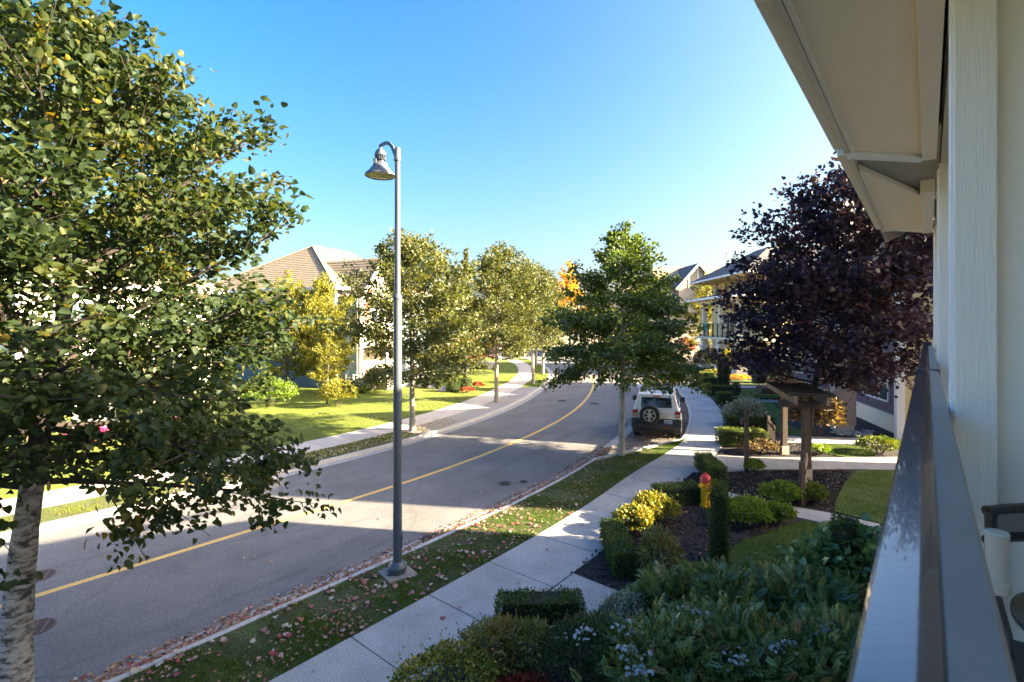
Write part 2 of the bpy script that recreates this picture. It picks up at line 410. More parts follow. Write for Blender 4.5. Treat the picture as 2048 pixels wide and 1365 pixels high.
def leafmesh(name, m, pos, axis, nrm, size, tm, var, smooth=False):
    tv, tf = tm
    pos = np.asarray(pos, float); n = len(pos)
    axis = unit(np.asarray(axis, float)); nrm = np.asarray(nrm, float)
    nrm = unit(nrm - axis * (nrm*axis).sum(1, keepdims=True)); side = np.cross(axis, nrm)
    size = np.broadcast_to(np.asarray(size, float), (n,))
    V = pos[:,None,:] + size[:,None,None]*(tv[None,:,0:1]*side[:,None,:] + tv[None,:,1:2]*axis[:,None,:] + tv[None,:,2:3]*nrm[:,None,:])
    k = len(tv)
    lt = np.array([len(f) for f in tf]); idx = np.concatenate([np.array(f) for f in tf])
    loops = (np.arange(n)[:,None]*k + idx[None,:]).ravel()
    tot = np.tile(lt, n); start = np.concatenate([[0], np.cumsum(tot)[:-1]])
    me = bpy.data.meshes.new(name)
    me.vertices.add(n*k); me.vertices.foreach_set('co', V.ravel())
    me.loops.add(len(loops)); me.loops.foreach_set('vertex_index', loops.astype(np.int32))
    me.polygons.add(len(tot)); me.polygons.foreach_set('loop_start', start.astype(np.int32))
    me.update(calc_edges=True)
    at = me.attributes.new('var', 'FLOAT', 'POINT')
    at.data.foreach_set('value', np.repeat(np.asarray(var, float), k).astype(np.float32))
    me.materials.append(m)
    return me
def leafobj(name, me, parent=None, kind='stuff'):
    o = bpy.data.objects.new(name, me); col.objects.link(o)
    if parent: o.parent = parent
    if kind: o['kind'] = kind
    return o
def rnd(n): return rng.random(n)
def rdir(n): return unit(rng.normal(size=(n,3)))
_single = {}
def single_leaves(parent, m, pos, axis, nrm, size, tm, var, base, n, key, vis):
    """The n leaves that show largest become parts of their own; returns a mask of the rest."""
    P = pos + base
    d = np.maximum(P[:,1], .3)
    px = CX + P[:,0]*F/d; py = HY - (P[:,2]-CH)*F/d
    sc = size / d * vis
    sc[(px < 5) | (px > 2043) | (py < 5) | (py > 1360)] = 0
    pick = np.argsort(-sc)[:n]
    keep = np.ones(len(pos), bool); keep[pick] = False
    ax = unit(axis); nr = unit(nrm - ax*(nrm*ax).sum(1, keepdims=True)); sd = np.cross(ax, nr)
    for i in pick:
        b = int(min(max(var[i], 0), .999)*8)
        if (key, b) not in _single:
            z = np.zeros((1,3))
            _single[(key, b)] = leafmesh('leaf', m, z, np.array([[0,1.,0]]), np.array([[0,0,1.]]), [1.0], tm, [(b+.5)/8])
        o = bpy.data.objects.new('leaf', _single[(key, b)]); col.objects.link(o); o.parent = parent
        s = float(size[i])
        o.matrix_local = Matrix(((sd[i][0]*s, ax[i][0]*s, nr[i][0]*s, pos[i][0]), (sd[i][1]*s, ax[i][1]*s, nr[i][1]*s, pos[i][1]), (sd[i][2]*s, ax[i][2]*s, nr[i][2]*s, pos[i][2]), (0,0,0,1)))
    return keep

def tree(name, label, base, H, z0, prof, nl, leaves, ls, tm, lm, bm, tr=.12, seed=1, group=None, cat='tree', elev=(8, 62), droop=.25,
         subs=3.2, lean=(0,0), jit=.10, singles=0, twigs=True, varbias=0, topfrac=.95, fork=None, upright=.55, brm=None, leansat=1.0, leanpow=2, tufts=5, tspread=.075, tpow=1.1, lr=.30):
    rs = np.random.default_rng(seed)
    t = thing(name, label, cat, base, 0, group)
    tk = MB()
    def axis_at(z):
        u = min(z/H/leansat, 1)
        return Vector((lean[0]*u**leanpow + .04*(math.sin(3*u+seed)-math.sin(seed)), lean[1]*u**leanpow + .04*(math.sin(4*u+seed*2)-math.sin(seed*2)), z))
    path = [axis_at(H*topfrac*i/12) for i in range(13)]
    path[0].z = -.1
    rad = [tr*(1.25 if i == 0 else 1.0)*(1-.9*(i/12)**tpow) + .008 for i in range(13)]
    tk.tube(path[:6], rad[:6], 12)
    tk.build('trunk', bm, t, smooth=True)
    tk = MB()
    tk.tube(path[5:], rad[5:], 10)
    segs = []
    for k in range(nl):
        u = (k+.5)/nl
        u = min(1, max(0, u + rs.normal()*.02))
        L = prof(u) * rs.uniform(.78, 1.08)
        az = k*2.39996 + rs.normal()*.25
        el = R(elev[0] + (elev[1]-elev[0])*u**1.2 + rs.normal()*6)
        zt = z0 + (H-z0)*u - L*math.sin(el)*.45
        p = axis_at(max(zt, z0*.8)); 
        d = Vector((math.cos(az)*math.cos(el), math.sin(az)*math.cos(el), math.sin(el)))
        pts = [p.copy()]
        n = 6
        for i in range(n):
            d = (d + Vector((rs.normal()*.09, rs.normal()*.09, rs.normal()*.06 - droop*.12*(1-u)))).normalized()
            p = p + d*(L/n)
            pts.append(p.copy())
        r0 = max(.012, tr*lr*(1-u*.75))
        tk.tube(pts, [r0*(1-.85*i/n)+.004 for i in range(n+1)], 6)
        ns = max(3, int(subs*L+2))
        for j in range(ns):
            s = .22 + .80*(j+rs.random())/ns
            s = min(s, 1.0)
            i = min(int(s*n), n-1)
            q = pts[i].lerp(pts[i+1], s*n-i)
            dd = (pts[i+1]-pts[i]).normalized()
            sg = 1 if j % 2 else -1
            ang = sg*R(rs.uniform(25, 75))
            dd = Matrix.Rotation(ang, 3, 'Z') @ dd
            dd = (dd + Vector((0,0,rs.normal()*.22 - droop*.25 + .25*u))).normalized()
            ln = L*.42*(1.15-s*.75)*rs.uniform(.7,1.2) + .22
            segs.append((q, dd, ln))
            if twigs: tk.tube([q, q+dd*ln*.55+Vector((0,0,-.02*droop)), q+dd*ln], [.010, .006, .003], 4)
    tk.build('branches', brm or bm, t, smooth=True)
    Q = np.array([tuple(s[0]) for s in segs]); D = np.array([tuple(s[1]) for s in segs]); LN = np.array([s[2] for s in segs])
    w = LN/LN.sum()
    idx = rs.choice(len(segs), leaves, p=w)
    tk_ = rs.integers(0, tufts, leaves)
    tu = rs.random((len(segs), tufts))**.75; tw_w = rs.random((len(segs), tufts))
    drop = tw_w[idx, tk_] < .22                      # some buds stay bare: gaps
    tk_[drop] = (tk_[drop]+1) % tufts
    uu = np.clip(tu[idx, tk_] + rs.normal(size=leaves)*.05, 0, 1.04)
    # clumps: each twig carries a few sprays
    so_ = rs.normal(size=(len(segs), tufts, 3))*.09
    pos = Q[idx] + D[idx]*(LN[idx]*uu)[:,None] + so_[idx, tk_]*(LN[idx]*.8+.25)[:,None] + rs.normal(size=(leaves,3))*(jit*.25+tspread*.6)*np.array([1,1,.75])
    out = unit(D[idx] + rs.normal(size=(leaves,3))*.55 + np.array([0,0,-droop]))
    nrm = unit(np.array([0,0,upright]) + rs.normal(size=(leaves,3))*.5 + out*np.array([.5,.5,.3])*0.6)
    size = ls*rs.uniform(.65, 1.25, leaves)
    tw = rs.random(len(segs))
    var = np.clip(.55*rs.random(leaves) + .45*tw[idx]**1.5 + varbias, 0, 1)
    if singles:
        keep = single_leaves(t, lm, pos, out, nrm, size, tm, var, np.array(base, float), singles, name+lm.name, np.ones(leaves))
        pos, out, nrm, size, var = pos[keep], out[keep], nrm[keep], size[keep], var[keep]
    leafobj('crown', leafmesh('crown', lm, pos, out, nrm, size, tm, var), t)
    return t, segs

def shrub(name, label, base, rx, ry, h, lm, n, ls, tm=QUAD, cat='shrub', seed=1, group=None, flat=.0, outward=.8, up=.3, singles=0, lumps=.28, stems=7, varbias=0, spread=.3):
    rs = np.random.default_rng(seed)
    t = thing(name, label, cat, base, 0, group)
    d = unit(rs.normal(size=(n,3))); d[:,2] = np.abs(d[:,2])*1.0 - .12
    d = unit(d)
    # lumpy shell
    L = unit(rs.normal(size=(14,3)))
    lump = (np.maximum(d @ L.T - .55, 0)).max(1)*2
    r = (1-spread*rs.random(n)**1.5)*(1 - lumps + lumps*2*lump)*(1+np.where(rs.random(n) < .12, .16*np.abs(rs.normal(size=n)), 0))
    pos = d*np.array([rx,ry,h*.55])*r[:,None] + np.array([0,0,h*.45])
    pos[:,2] = np.maximum(pos[:,2], .02)
    ax = unit(d*outward + rs.normal(size=(n,3))*.55 + np.array([0,0,up]))
    nr = unit(rs.normal(size=(n,3))*.6 + d + np.array([0,0,.5]))
    size = ls*rs.uniform(.6,1.3,n)
    var = np.clip(rs.random(n)*.75 + .35*lump + varbias, 0, 1)
    st = MB()
    for k in range(stems):
        a = k*2.4
        st.tube([(0.08*math.cos(a)*rx,.08*math.sin(a)*ry,-.03),(.35*rx*math.cos(a),.35*ry*math.sin(a),h*.4),(.7*rx*math.cos(a),.7*ry*math.sin(a),h*(.6+.25*(k%3)/2))],[.014,.010,.004],5)
    st.build('stem', M['stem'], t)
    # inner leaves so one does not see through
    if singles:
        keep = single_leaves(t, lm, pos, ax, nr, size, tm, var, np.array(base, float), singles, name+lm.name, np.where(pos[:,1] < .15, 1., .3))
        pos, ax, nr, size, var = pos[keep], ax[keep], nr[keep], size[keep], var[keep]
    leafobj('foliage', leafmesh('foliage', lm, pos, ax, nr, size, tm, var), t)
    return t

def clipped(name, label, base, L, W, H, lm, rotz=0, dens=1500, ls=.035, cat='hedge', seed=1, group=None, round_=False, taper=1.0, bump=.02, notch=None):
    """Clipped evergreen: a twiggy core under a dense skin of small leaves; box or upright column."""
    rs = np.random.default_rng(seed)
    t = thing(name, label, cat, base, rotz, group)
    core = MB()
    k = .86
    if round_:
        core.lathe([(L/2*.7*k, 0), (L/2*k, H*.2), (L/2*k*taper, H*.8), (L/2*k*taper*.55, H*.94)], 12)
        area = math.pi*L*H
        n = int(area*dens)
        a = rs.random(n)*2*math.pi; z = rs.random(n)*1.06
        rr = np.where(z < .88, 1 - (1-taper)*z, np.sqrt(np.clip(1-((z-.88)/.18)**2, 0, 1))*(1-(1-taper)*.88))
        rr = rr*(.82+.18*np.minimum(z/.15,1))
        f = 1 + .07*np.sin(a*3+seed+z*5) + .05*np.sin(a*5-z*11+seed)
        nd = np.stack([np.cos(a), np.sin(a), np.where(z > .85, 1.2, .1)], 1)
        pos = np.stack([np.cos(a)*L/2*rr*f, np.sin(a)*W/2*rr*f, np.minimum(z,1)*H], 1)
    else:
        core.box(-L/2*k-.0, L/2*k, -W/2*k, W/2*k, 0, H*.93)
        faces = [((1,0,0), W*H), ((-1,0,0), W*H), ((0,1,0), L*H), ((0,-1,0), L*H), ((0,0,1), L*W*1.3)]
        P_, N_ = [], []
        for nv, ar in faces:
            m_ = int(ar*dens)
            q = rs.uniform(-1, 1, (m_, 3)); nv = np.array(nv, float)
            ax_ = int(np.argmax(np.abs(nv)))
            q[:, ax_] = nv[ax_] if ax_ < 2 else 1
            P_.append(q); N_.append(np.tile(nv, (m_,1)))
        q = np.concatenate(P_); nd = np.concatenate(N_)
        # round the edges
        ex = np.maximum(np.abs(q)-.86, 0)
        pos = q*np.array([L/2, W/2, H/2]) + np.array([0,0,H/2])
        pos -= np.sign(q)*ex*np.array([L,W,H])[None,:]*.10*(ex.sum(1)>.16)[:,None]
        wob = np.sin(pos[:,0]*5+seed)*.5 + np.sin(pos[:,0]*11+pos[:,1]*9+seed*2)*.5
        pos += nd*(wob*bump)[:,None]
        if notch: pos[:,2] -= np.where((nd[:,2] > .5) & (np.abs(pos[:,0]-notch[0]) < notch[1]), notch[2], 0)
    n = len(pos)
    pos = pos + nd*rs.normal(size=(n,1))*.014 + rs.normal(size=(n,3))*.01
    pos -= nd*(rs.random((n,1))**3*.06)
    core.build('branch_core', M['lf_core'], t)
    ax = unit(nd*.6 + rs.normal(size=(n,3))*.6 + np.array([0,0,.35]))
    nr = unit(nd*.8 + rs.normal(size=(n,3))*.5)
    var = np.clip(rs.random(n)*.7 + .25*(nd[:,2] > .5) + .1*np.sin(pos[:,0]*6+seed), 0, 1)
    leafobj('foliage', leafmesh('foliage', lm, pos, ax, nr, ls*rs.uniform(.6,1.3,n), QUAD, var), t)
    return t
M['lf_core'] = mat('hedge_core', (.014,.02,.009), (.03,.03,.016), 20, .95, 1, 30)

# ------------------------------------------------------------------ the street: centre line and offsets
ctl = [(-33.5,-22.4),(-21,-6.75),(-14.7,1.05),(-8.5,8.87),(-6.17,11.46+.25),(-4.46,13.75),(-2.09,16.9),(.146,20.6),(1.88,24.1),(3.56,28.3),(5.0,33.2),(6.2,38.5),(7.0,43.2),(7.6,50.5),(7.3,60),(5.3,72),(.8,84),(-7,95),(-18,103),(-34,109),(-60,113)]
def catmull(P, n=14):
    out = []
    for i in range(1, len(P)-2):
        p0, p1, p2, p3 = map(Vector, (P[i-1], P[i], P[i+1], P[i+2]))
        for k in range(n):
            t = k/n
            out.append(.5*((2*p1) + (-p0+p2)*t + (2*p0-5*p1+4*p2-p3)*t*t + (-p0+3*p1-3*p2+p3)*t**3))
    out.append(Vector(P[-2]))
    return out
CL = catmull(ctl)
arc = [0]
for i in range(1, len(CL)): arc.append(arc[-1] + (CL[i]-CL[i-1]).length)
arcn = np.array(arc); cxn = np.array([p.x for p in CL]); cyn = np.array([p.y for p in CL])
# smooth the direction field a little so offsets stay clean
TT = np.arange(0, arc[-1], .5)
sx, sy = np.interp(TT, arcn, cxn), np.interp(TT, arcn, cyn)
ker = np.ones(13)/13
sx[6:-6] = np.convolve(sx, ker, 'valid'); sy[6:-6] = np.convolve(sy, ker, 'valid')
dx, dy = np.gradient(sx), np.gradient(sy)
ll = np.hypot(dx, dy); dx /= ll; dy /= ll
def S(t, off, z=0.0):          # point on the street: distance along, offset (+ = our side)
    x, y = np.interp(t, TT, sx), np.interp(t, TT, sy)
    u, v = np.interp(t, TT, dx), np.interp(t, TT, dy)
    return Vector((x + v*off, y - u*off, z))
def Sn(t, off):
    x, y = np.interp(t, TT, sx), np.interp(t, TT, sy)
    u, v = np.interp(t, TT, dx), np.interp(t, TT, dy)
    return np.stack([x + v*off, y - u*off], 1)
def t_at(Y):                   # distance along where the centre line reaches depth Y
    return float(np.interp(Y, sy[:np.argmax(sy)+1], TT[:np.argmax(sy)+1]))
TEND = float(TT[-1])
def fo(o, t): return o(t) if callable(o) else o
def strip(o0, o1, z0, z1, t0, t1, st=.75, cols=1):
    mb = MB(); n = max(2, int((t1-t0)/st)); vs = []; fs = []
    for i in range(n+1):
        t = t0 + (t1-t0)*i/n
        for c in range(cols+1):
            w = c/cols
            vs.append(S(t, fo(o0,t)*(1-w)+fo(o1,t)*w, z0*(1-w)+z1*w))
    k = cols+1
    for i in range(n):
        for c in range(cols):
            fs.append((i*k+c, i*k+c+1, (i+1)*k+c+1, (i+1)*k+c))
    return mb.add(vs, fs)
def kerbing(o0, o1, zt, zb, t0, t1, st=.75):   # a solid kerb: top and both faces
    mb = MB(); n = max(2, int((t1-t0)/st)); vs, fs = [], []
    for i in range(n+1):
        t = t0 + (t1-t0)*i/n
        a, b = fo(o0,t), fo(o1,t); s = 1 if b > a else -1
        vs += [S(t,a,zb), S(t,a+.012*s,zt-.02), S(t,a+.035*s,zt), S(t,b,zt), S(t,b,zb)]
    for i in range(n):
        for c in range(4): fs.append((i*5+c, i*5+c+1, (i+1)*5+c+1, (i+1)*5+c))
    fs.append((0,1,2,3,4)); fs.append(tuple(n*5+c for c in (4,3,2,1,0)))
    return mb.add(vs, fs)

g = MB(); g.quad((-900,-500,-.16),(900,-500,-.16),(900,1500,-.16),(-900,1500,-.16)); struct('ground', g, M['far_ground'])
rd = struct('road', strip(-3.46, 3.46, -.115, -.115, 0, TEND, cols=28), M['asphalt'])
nr__ = len(rd.data.vertices)//29
at_ = rd.data.attributes.new('off', 'FLOAT', 'POINT'); at_.data.foreach_set('value', np.tile(np.linspace(-3.46,3.46,29), nr__).astype(np.float32))
at_ = rd.data.attributes.new('along', 'FLOAT', 'POINT'); at_.data.foreach_set('value', np.repeat(np.linspace(0,TEND,nr__), 29).astype(np.float32))
struct('road_line', strip(-.075, .075, -.110, -.110, 0, t_at(45)+2, .5), M['paint_line'])
struct('gutter', strip(3.45, 3.82, -.111, -.119, 0, TEND), M['gutter'])
struct('gutter', strip(-3.45, -3.82, -.111, -.119, 0, TEND), M['gutter'])
T18 = t_at(22.3); T55 = t_at(58)
def walk_l(t):                                   # street-side edge of our sidewalk
    w = min(max((t - (T18-5))/7, 0), 1); w = w*w*(3-2*w)
    return 5.52 + .72*w
def walk_r(t): return walk_l(t) + 1.52
# bay entry kerb angles from the street edge back to the sidewalk
bay0, bay1 = T18-3.2, T18+1.2
struct('kerb', kerbing(3.82, 3.97, .0, -.16, 0, bay0), M['kerb'])
kb = MB()
pa, pb = S(bay0, 3.82), S(bay1, walk_l(bay1)-.02)
dr = (pb-pa).normalized(); nr_ = Vector((-dr.y, dr.x, 0))
if nr_.y < 0: nr_ = -nr_
kb.prism([pa+nr_*.07, pb+nr_*.07, pb-nr_*.07, pa-nr_*.07], (0,0,.004)); 
for i in range(len(kb.v)): kb.v[i] = kb.v[i] + Vector((0,0, -.15 if i < 4 else .002))
struct('kerb', kb, M['kerb'])
struct('kerb', kerbing(lambda t: walk_l(t)-.17, lambda t: walk_l(t)-.012, .005, -.16, bay1, T55), M['kerb'])
struct('kerb', kerbing(3.82, 3.97, .0, -.16, T55, TEND), M['kerb'])
struct('kerb', kerbing(-3.82, -3.97, .0, -.16, 0, TEND), M['kerb'])
struct('parking_bay', strip(3.82, lambda t: walk_l(t)-.1, -.123, -.118, bay0-1.5, T55, cols=2), M['bay_asphalt'])
# verges
def bay_edge(t):
    return 3.97 if t < bay0 else 3.97 + (walk_l(bay1)-3.97)*min(1, (t-bay0)/(bay1-bay0)) + .08
struct('verge', strip(bay_edge, walk_l, -.004, -.012, 0, bay1-.15, .5, cols=4), M['turf'])
struct('verge', strip(3.97, walk_l, -.004, -.012, T55, TEND, cols=2), M['turf'])
TG0, TG1 = t_at(19.6), t_at(37.0)
struct('verge', strip(-3.97, -5.32, -.004, -.012, 0, TG0, .5, cols=3), M['turf'])
struct('gravel_strip', strip(-3.97, -5.32, -.004, -.008, TG0, TG1, .5, cols=3), M['gravel'])
struct('verge', strip(-3.97, -5.32, -.004, -.012, TG1, TEND, .5, cols=3), M['lawn'])
# sidewalks laid in slabs
def sidewalk(o0, o1, t0, tend, m, nmax, phase=0):
    base = struct('sidewalk', strip(o0, o1, -.03, -.03, t0, tend), M['joint'])
    t = t0 + phase; k = 0
    while t < tend - 1.6:
        a, b = t+.011, t+1.524-.011
        mb = MB(); nsub = 2 if abs(float(np.interp(a,TT,dx))-float(np.interp(b,TT,dx))) > .01 else 1
        dz = random.uniform(-.003, .003)
        top, low = [], []
        left = [S(a+(b-a)*i/nsub, fo(o0,a+(b-a)*i/nsub), dz) for i in range(nsub+1)]
        right = [S(a+(b-a)*i/nsub, fo(o1,a+(b-a)*i/nsub), dz) for i in range(nsub+1)]
        ring = left + right[::-1]
        mb.prism([p - Vector((0,0,.09)) for p in ring], (0,0,.09))
        o = mb.build('slab', m, base)
        t += 1.524; k += 1
        if k >= nmax: break
    return base
j1 = G(873.6, 1198)
tn = min(np.arange(0, 40, .02), key=lambda t: (S(t, walk_l(t)) - j1).length)
tn0 = tn - 1.524*9
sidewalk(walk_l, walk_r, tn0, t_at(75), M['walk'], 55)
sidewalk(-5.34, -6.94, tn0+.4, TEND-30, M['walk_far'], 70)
struct('lawn', strip(-6.94, -21, -.002, .06, 0, t_at(72), .75, cols=8), M['lawn'])
struct('mulch_bed', strip(walk_r, 44, -.012, -.012, 0, t_at(70), .75, cols=10), M['mulch'])
def poly_px(pts, z): return [G(x, y, z) for x, y in pts]
def slab_px(name, pts, m, z=.012, th=.06, parent=None):
    mb = MB(); mb.prism([p - Vector((0,0,th)) for p in poly_px(pts, z)], (0,0,th))
    return struct(name, mb, m, parent)
slab_px('path', [(1147,1147),(1340,1224),(1262,1290),(1081,1196)], M['walk'])
slab_px('path', [(1388,917),(1440,911),(1523,915),(1622,916),(1700,915),(1830,914),(1830,940),(1682,938),(1528,939),(1445,944),(1362,944)], M['walk'])
slab_px('path', [(1440,981),(1453,983),(1495,996),(1567,1010),(1660,1026),(1760,1048),(1760,1072),(1665,1049),(1575,1031),(1470,1009)], M['walk'], z=.010)
slab_px('path', [(1570,872),(1760,877),(1760,890),(1565,885)], M['walk'])
slab_px('path', [(1494,797),(1560,800),(1570,805),(1500,803)], M['walk'])
slab_px('path', [(1470,772),(1510,772),(1512,776),(1472,776)], M['walk'])
LAWNS = [[(1440,1180),(1447,1105),(1480,1085),(1560,1058),(1610,1042),(1690,1062),(1760,1085),(1600,1180)],
         [(1668,1022),(1672,1000),(1690,965),(1712,942),(1850,942),(1850,1070),(1765,1047)],
         [(1630,890),(1740,893),(1752,914),(1690,914),(1640,905)],
         [(1504,806),(1546,806),(1562,825),(1578,850),(1612,868),(1610,872),(1566,871),(1545,860),(1520,838)],
         [(1460,757),(1480,755),(1512,762),(1512,771),(1468,771)]]
M['lawn_shaded'] = mat('mossy_lawn_shaded', (.045,.085,.010), (.08,.125,.018), 2.2, .95, .8, 70, fine=(50,.4))  # mossy turf, base colour darkened for the shade these lawns lie in
for L_ in LAWNS: slab_px('lawn', L_, M['lawn_shaded'], z=.014, th=.03)

# ------------------------------------------------------------------ houses
def window(parent, name, x0, x1, z0, z1, y, mull=1, cross=True, fr=.06, proud=.05, m=None, fm=None):
    """Window on a wall facing -y at local y; frame with panes as its sub-parts."""
    f = MB(parent.M)
    f.box(x0-fr, x0, y-proud, y+.02, z0-fr, z1+fr); f.box(x1, x1+fr, y-proud, y+.02, z0-fr, z1+fr)
    f.box(x0, x1, y-proud, y+.02, z1, z1+fr); f.box(x0, x1, y-proud-.02, y+.02, z0-fr, z0)
    for i in range(1, mull+1):
        x = x0 + (x1-x0)*i/(mull+1); f.box(x-fr*.4, x+fr*.4, y-proud*.8, y+.02, z0, z1)
    if cross:
        z = z0 + (z1-z0)*.52
        for i in range(mull+1):
            a = x0+(x1-x0)*i/(mull+1); b = x0+(x1-x0)*(i+1)/(mull+1)
            f.box(a+fr*.4, b-fr*.4, y-proud*.6, y+.02, z-.025, z+.025)
    fo_ = f.build('window', fm or M['white'], parent.o)
    for i in range(mull+1):
        a = x0+(x1-x0)*i/(mull+1); b = x0+(x1-x0)*(i+1)/(mull+1)
        p = MB(parent.M); p.box(a+.001, b-.001, y-.012, y+.015, z0+.001, z1-.001)
        p.build('pane', m or M['glass'], fo_)
    return fo_
class Face:      # a wall frame: local x along the wall, -y outwards
    def __init__(s, o, origin, ang): s.o = o; s.M = Matrix.Translation(origin) @ Matrix.Rotation(ang, 4, 'Z')
def siding(face, x0, x1, z0, z1, m, name='wall', lap=.18, th=.22):
    """Lap siding wall: real boards joined into the wall."""
    b = MB(face.M)
    b.box(x0, x1, .02, th, z0, z1)
    n = max(1, int((z1-z0)/lap))
    for i in range(n):
        a, c = z0+(z1-z0)*i/n, z0+(z1-z0)*(i+1)/n
        b.add([(x0,-.012,a),(x1,-.012,a),(x1,.004,c),(x0,.004,c),(x0,.02,a),(x1,.02,a)], [(0,1,2,3),(4,5,1,0)])
    return b.build(name, m, face.o)

# --- blue house across the street
e1 = Vector((.92,-.39,0)); rotA = math.atan2(e1.y, e1.x)
Apt = Vector((-12.3, 36.3, 0))
h = thing('house', 'blue house with tan hipped roof and white gable across the street', 'house', Apt, rotA)
# local: x towards the street, y along the street away
ez = 7.45
front = Face(h, Vector((-14,0,0)), 0)
siding(front, 0, 13.4, .0, ez, M['blue_siding'])
side = Face(h, Vector((-.6,0.02,0)), R(90)); siding(side, 0, 12, 0, ez, M['blue_siding'])
tb = MB(); tb.box(-.78,-.56,-.04,.2,0,ez); tb.build('corner_board', M['white'], h)
rf = MB()
E0, E1, E2, E3 = (-14.6,-.6,ez), (.0,-.6,ez), (.0,12.6,ez), (-14.6,12.6,ez)
ap0, ap1 = (-7.2,4.6,11.45), (-7.2,9.5,11.45)
rf.courses(E0, E1, ap0, ap0, 22); rf.courses(E1, E2, ap1, ap0, 22); rf.courses(E2, E3, ap1, ap1, 10); rf.courses(E3, E0, ap0, ap1, 10)
rf.build('roof', M['shingle_tan'], h)
rc = MB(); 
for a, b in ((E0,ap0),(E1,ap0),(E2,ap1),(ap0,ap1)): rc.bar(Vector(a)+Vector((0,0,.05)), Vector(b)+Vector((0,0,.05)), .24, .06)
rc.build('ridge_cap', M['shingle_tan'], h)
fs_ = MB(); fs_.box(-14.65,.05,-.68,-.58,ez-.2,ez+.02); fs_.box(-.02,.08,-.58,12.6,ez-.2,ez+.02)
fs_.build('fascia', M['white'], h)
sf = MB(); sf.box(-14.5,-.05,-.56,.0,ez-.12,ez-.09); sf.box(-.6,-.05,0,12.5,ez-.12,ez-.09); sf.build('soffit', M['beige_trim'], h)
# street gable
gx, gv0, gv1, gz = 1.05, .75, 4.75, 9.75
gw = Face(h, Vector((gx,gv0,0)), R(90)); siding(gw, 0, gv1-gv0, 0, 7.3, M['cream_siding'], 'gable_wall')
gl = Face(h, Vector((-.6,gv0-.02,0)), 0); siding(gl, 0, gx+.6, 0, 7.3, M['blue_siding'])
gt = MB(); gt.prism([(gx-.02,gv0,7.3),(gx-.02,gv1,7.3),(gx-.02,(gv0+gv1)/2,gz-.12)], (-.15,0,0)); gt.build('gable_wall', M['cream_siding'], h)
gm = (gv0+gv1)/2
gr = MB(); ov = .45
k_ = (gz-7.3)/(gm-gv0)
bl = (-2.9, gv0-ov, 7.3-ov*k_); br = (gx+ov, gv0-ov, 7.3-ov*k_)
gr.courses(bl, br, (gx+ov,gm,gz+.05), (-5.2,gm,gz+.05), 14)
gr.courses((gx+ov,gv1+ov,7.3-ov*k_), (-2.9,gv1+ov,7.3-ov*k_), (-5.2,gm,gz+.05), (gx+ov,gm,gz+.05), 14)
gr.build('roof', M['shingle_tan'], h)
bg_ = MB(); bg_.bar((gx+ov+.03,gv0-ov,7.15-ov*k_), (gx+ov+.03,gm,gz-.08), .05, .26); bg_.bar((gx+ov+.03,gv1+ov,7.15-ov*k_), (gx+ov+.03,gm,gz-.08), .05, .26)
bg_.build('barge_board', M['white'], h)
cb = MB(); cb.box(gx-.1,gx+.03,gv0-.05,gv0+.18,0,7.3); cb.build('corner_board', M['white'], h)
dp = MB(); dp.tube([(.1,.0,7.2),(.12,.3,6.9),(gx-.2,gv0-.08,6.8),(gx-.2,gv0-.08,.2)], .05, 8); dp.build('downpipe', M['white'], h)
window(gw, 'window', 1.15, 2.75, 5.0, 6.6, -.03)
for x in (.55, 2.9):
    sh = MB(gw.M); sh.box(x, x+.5, -.06, -.02, 4.95, 6.65)
    for i in range(12): sh.box(x+.05, x+.45, -.085, -.06, 5.03+i*.135, 5.12+i*.135)
    sh.build('shutter', M['brick_red'], h)
gvn = MB(gw.M); gvn.box(.95, 1.35, -.06,-.02, 7.0,7.45); gvn.build('gable_vent', M['brick_red'], h)
window(front, 'window', 9.6, 11.2, 4.6, 6.2, -.03); window(front, 'window', 5.0, 6.8, 4.6, 6.2, -.03)
window(front, 'window', 10.6, 12.0, 1.3, 2.9, -.03)
pr = MB(); pr.box(gx+.0,gx+2.0,1.2,9.5,2.9,3.05); pr.build('porch_roof', M['shingle_tan'], h)
for y in (1.4, 5.3, 9.3):
    p = MB(); p.box(gx+1.7,gx+1.9,y-.1,y+.1,0,2.9); p.build('porch_post', M['white'], h)
dk = MB(); dk.box(gx+.02,gx+2.2,1.0,9.8,-.1,.55); dk.build('porch_floor', M['concrete'], h)

# --- cream house behind the foreground tree
h2 = thing('house', 'pale cream house with red shutters half hidden behind the foreground tree', 'house', (-20.8,21.3,0), R(-33))
f2 = Face(h2, Vector((-14,0,0)), 0); siding(f2, 0, 13.4, 0, 6.6, M['cream_siding'])
s2 = Face(h2, Vector((-.6,.02,0)), R(90)); siding(s2, 0, 8, 0, 6.6, M['cream_siding'])
r2 = MB(); q = 6.6
r2.courses((-14.6,-.6,q),(0,-.6,q),(-4,3.8,9.2),(-10,3.8,9.2),16); r2.courses((0,-.6,q),(0,8.6,q),(-4,4.2,9.2),(-4,3.8,9.2),16)
r2.courses((0,8.6,q),(-14.6,8.6,q),(-10,4.2,9.2),(-4,4.2,9.2),8); r2.courses((-14.6,8.6,q),(-14.6,-.6,q),(-10,3.8,9.2),(-10,4.2,9.2),8)
r2.build('roof', M['shingle_tan'], h2)
c2 = MB(); c2.box(-.78,-.55,-.05,.2,0,6.6); c2.box(-14.65,.05,-.68,-.6,6.4,6.62); c2.box(0,.08,-.6,8.6,6.4,6.62); c2.build('trim', M['white'], h2)
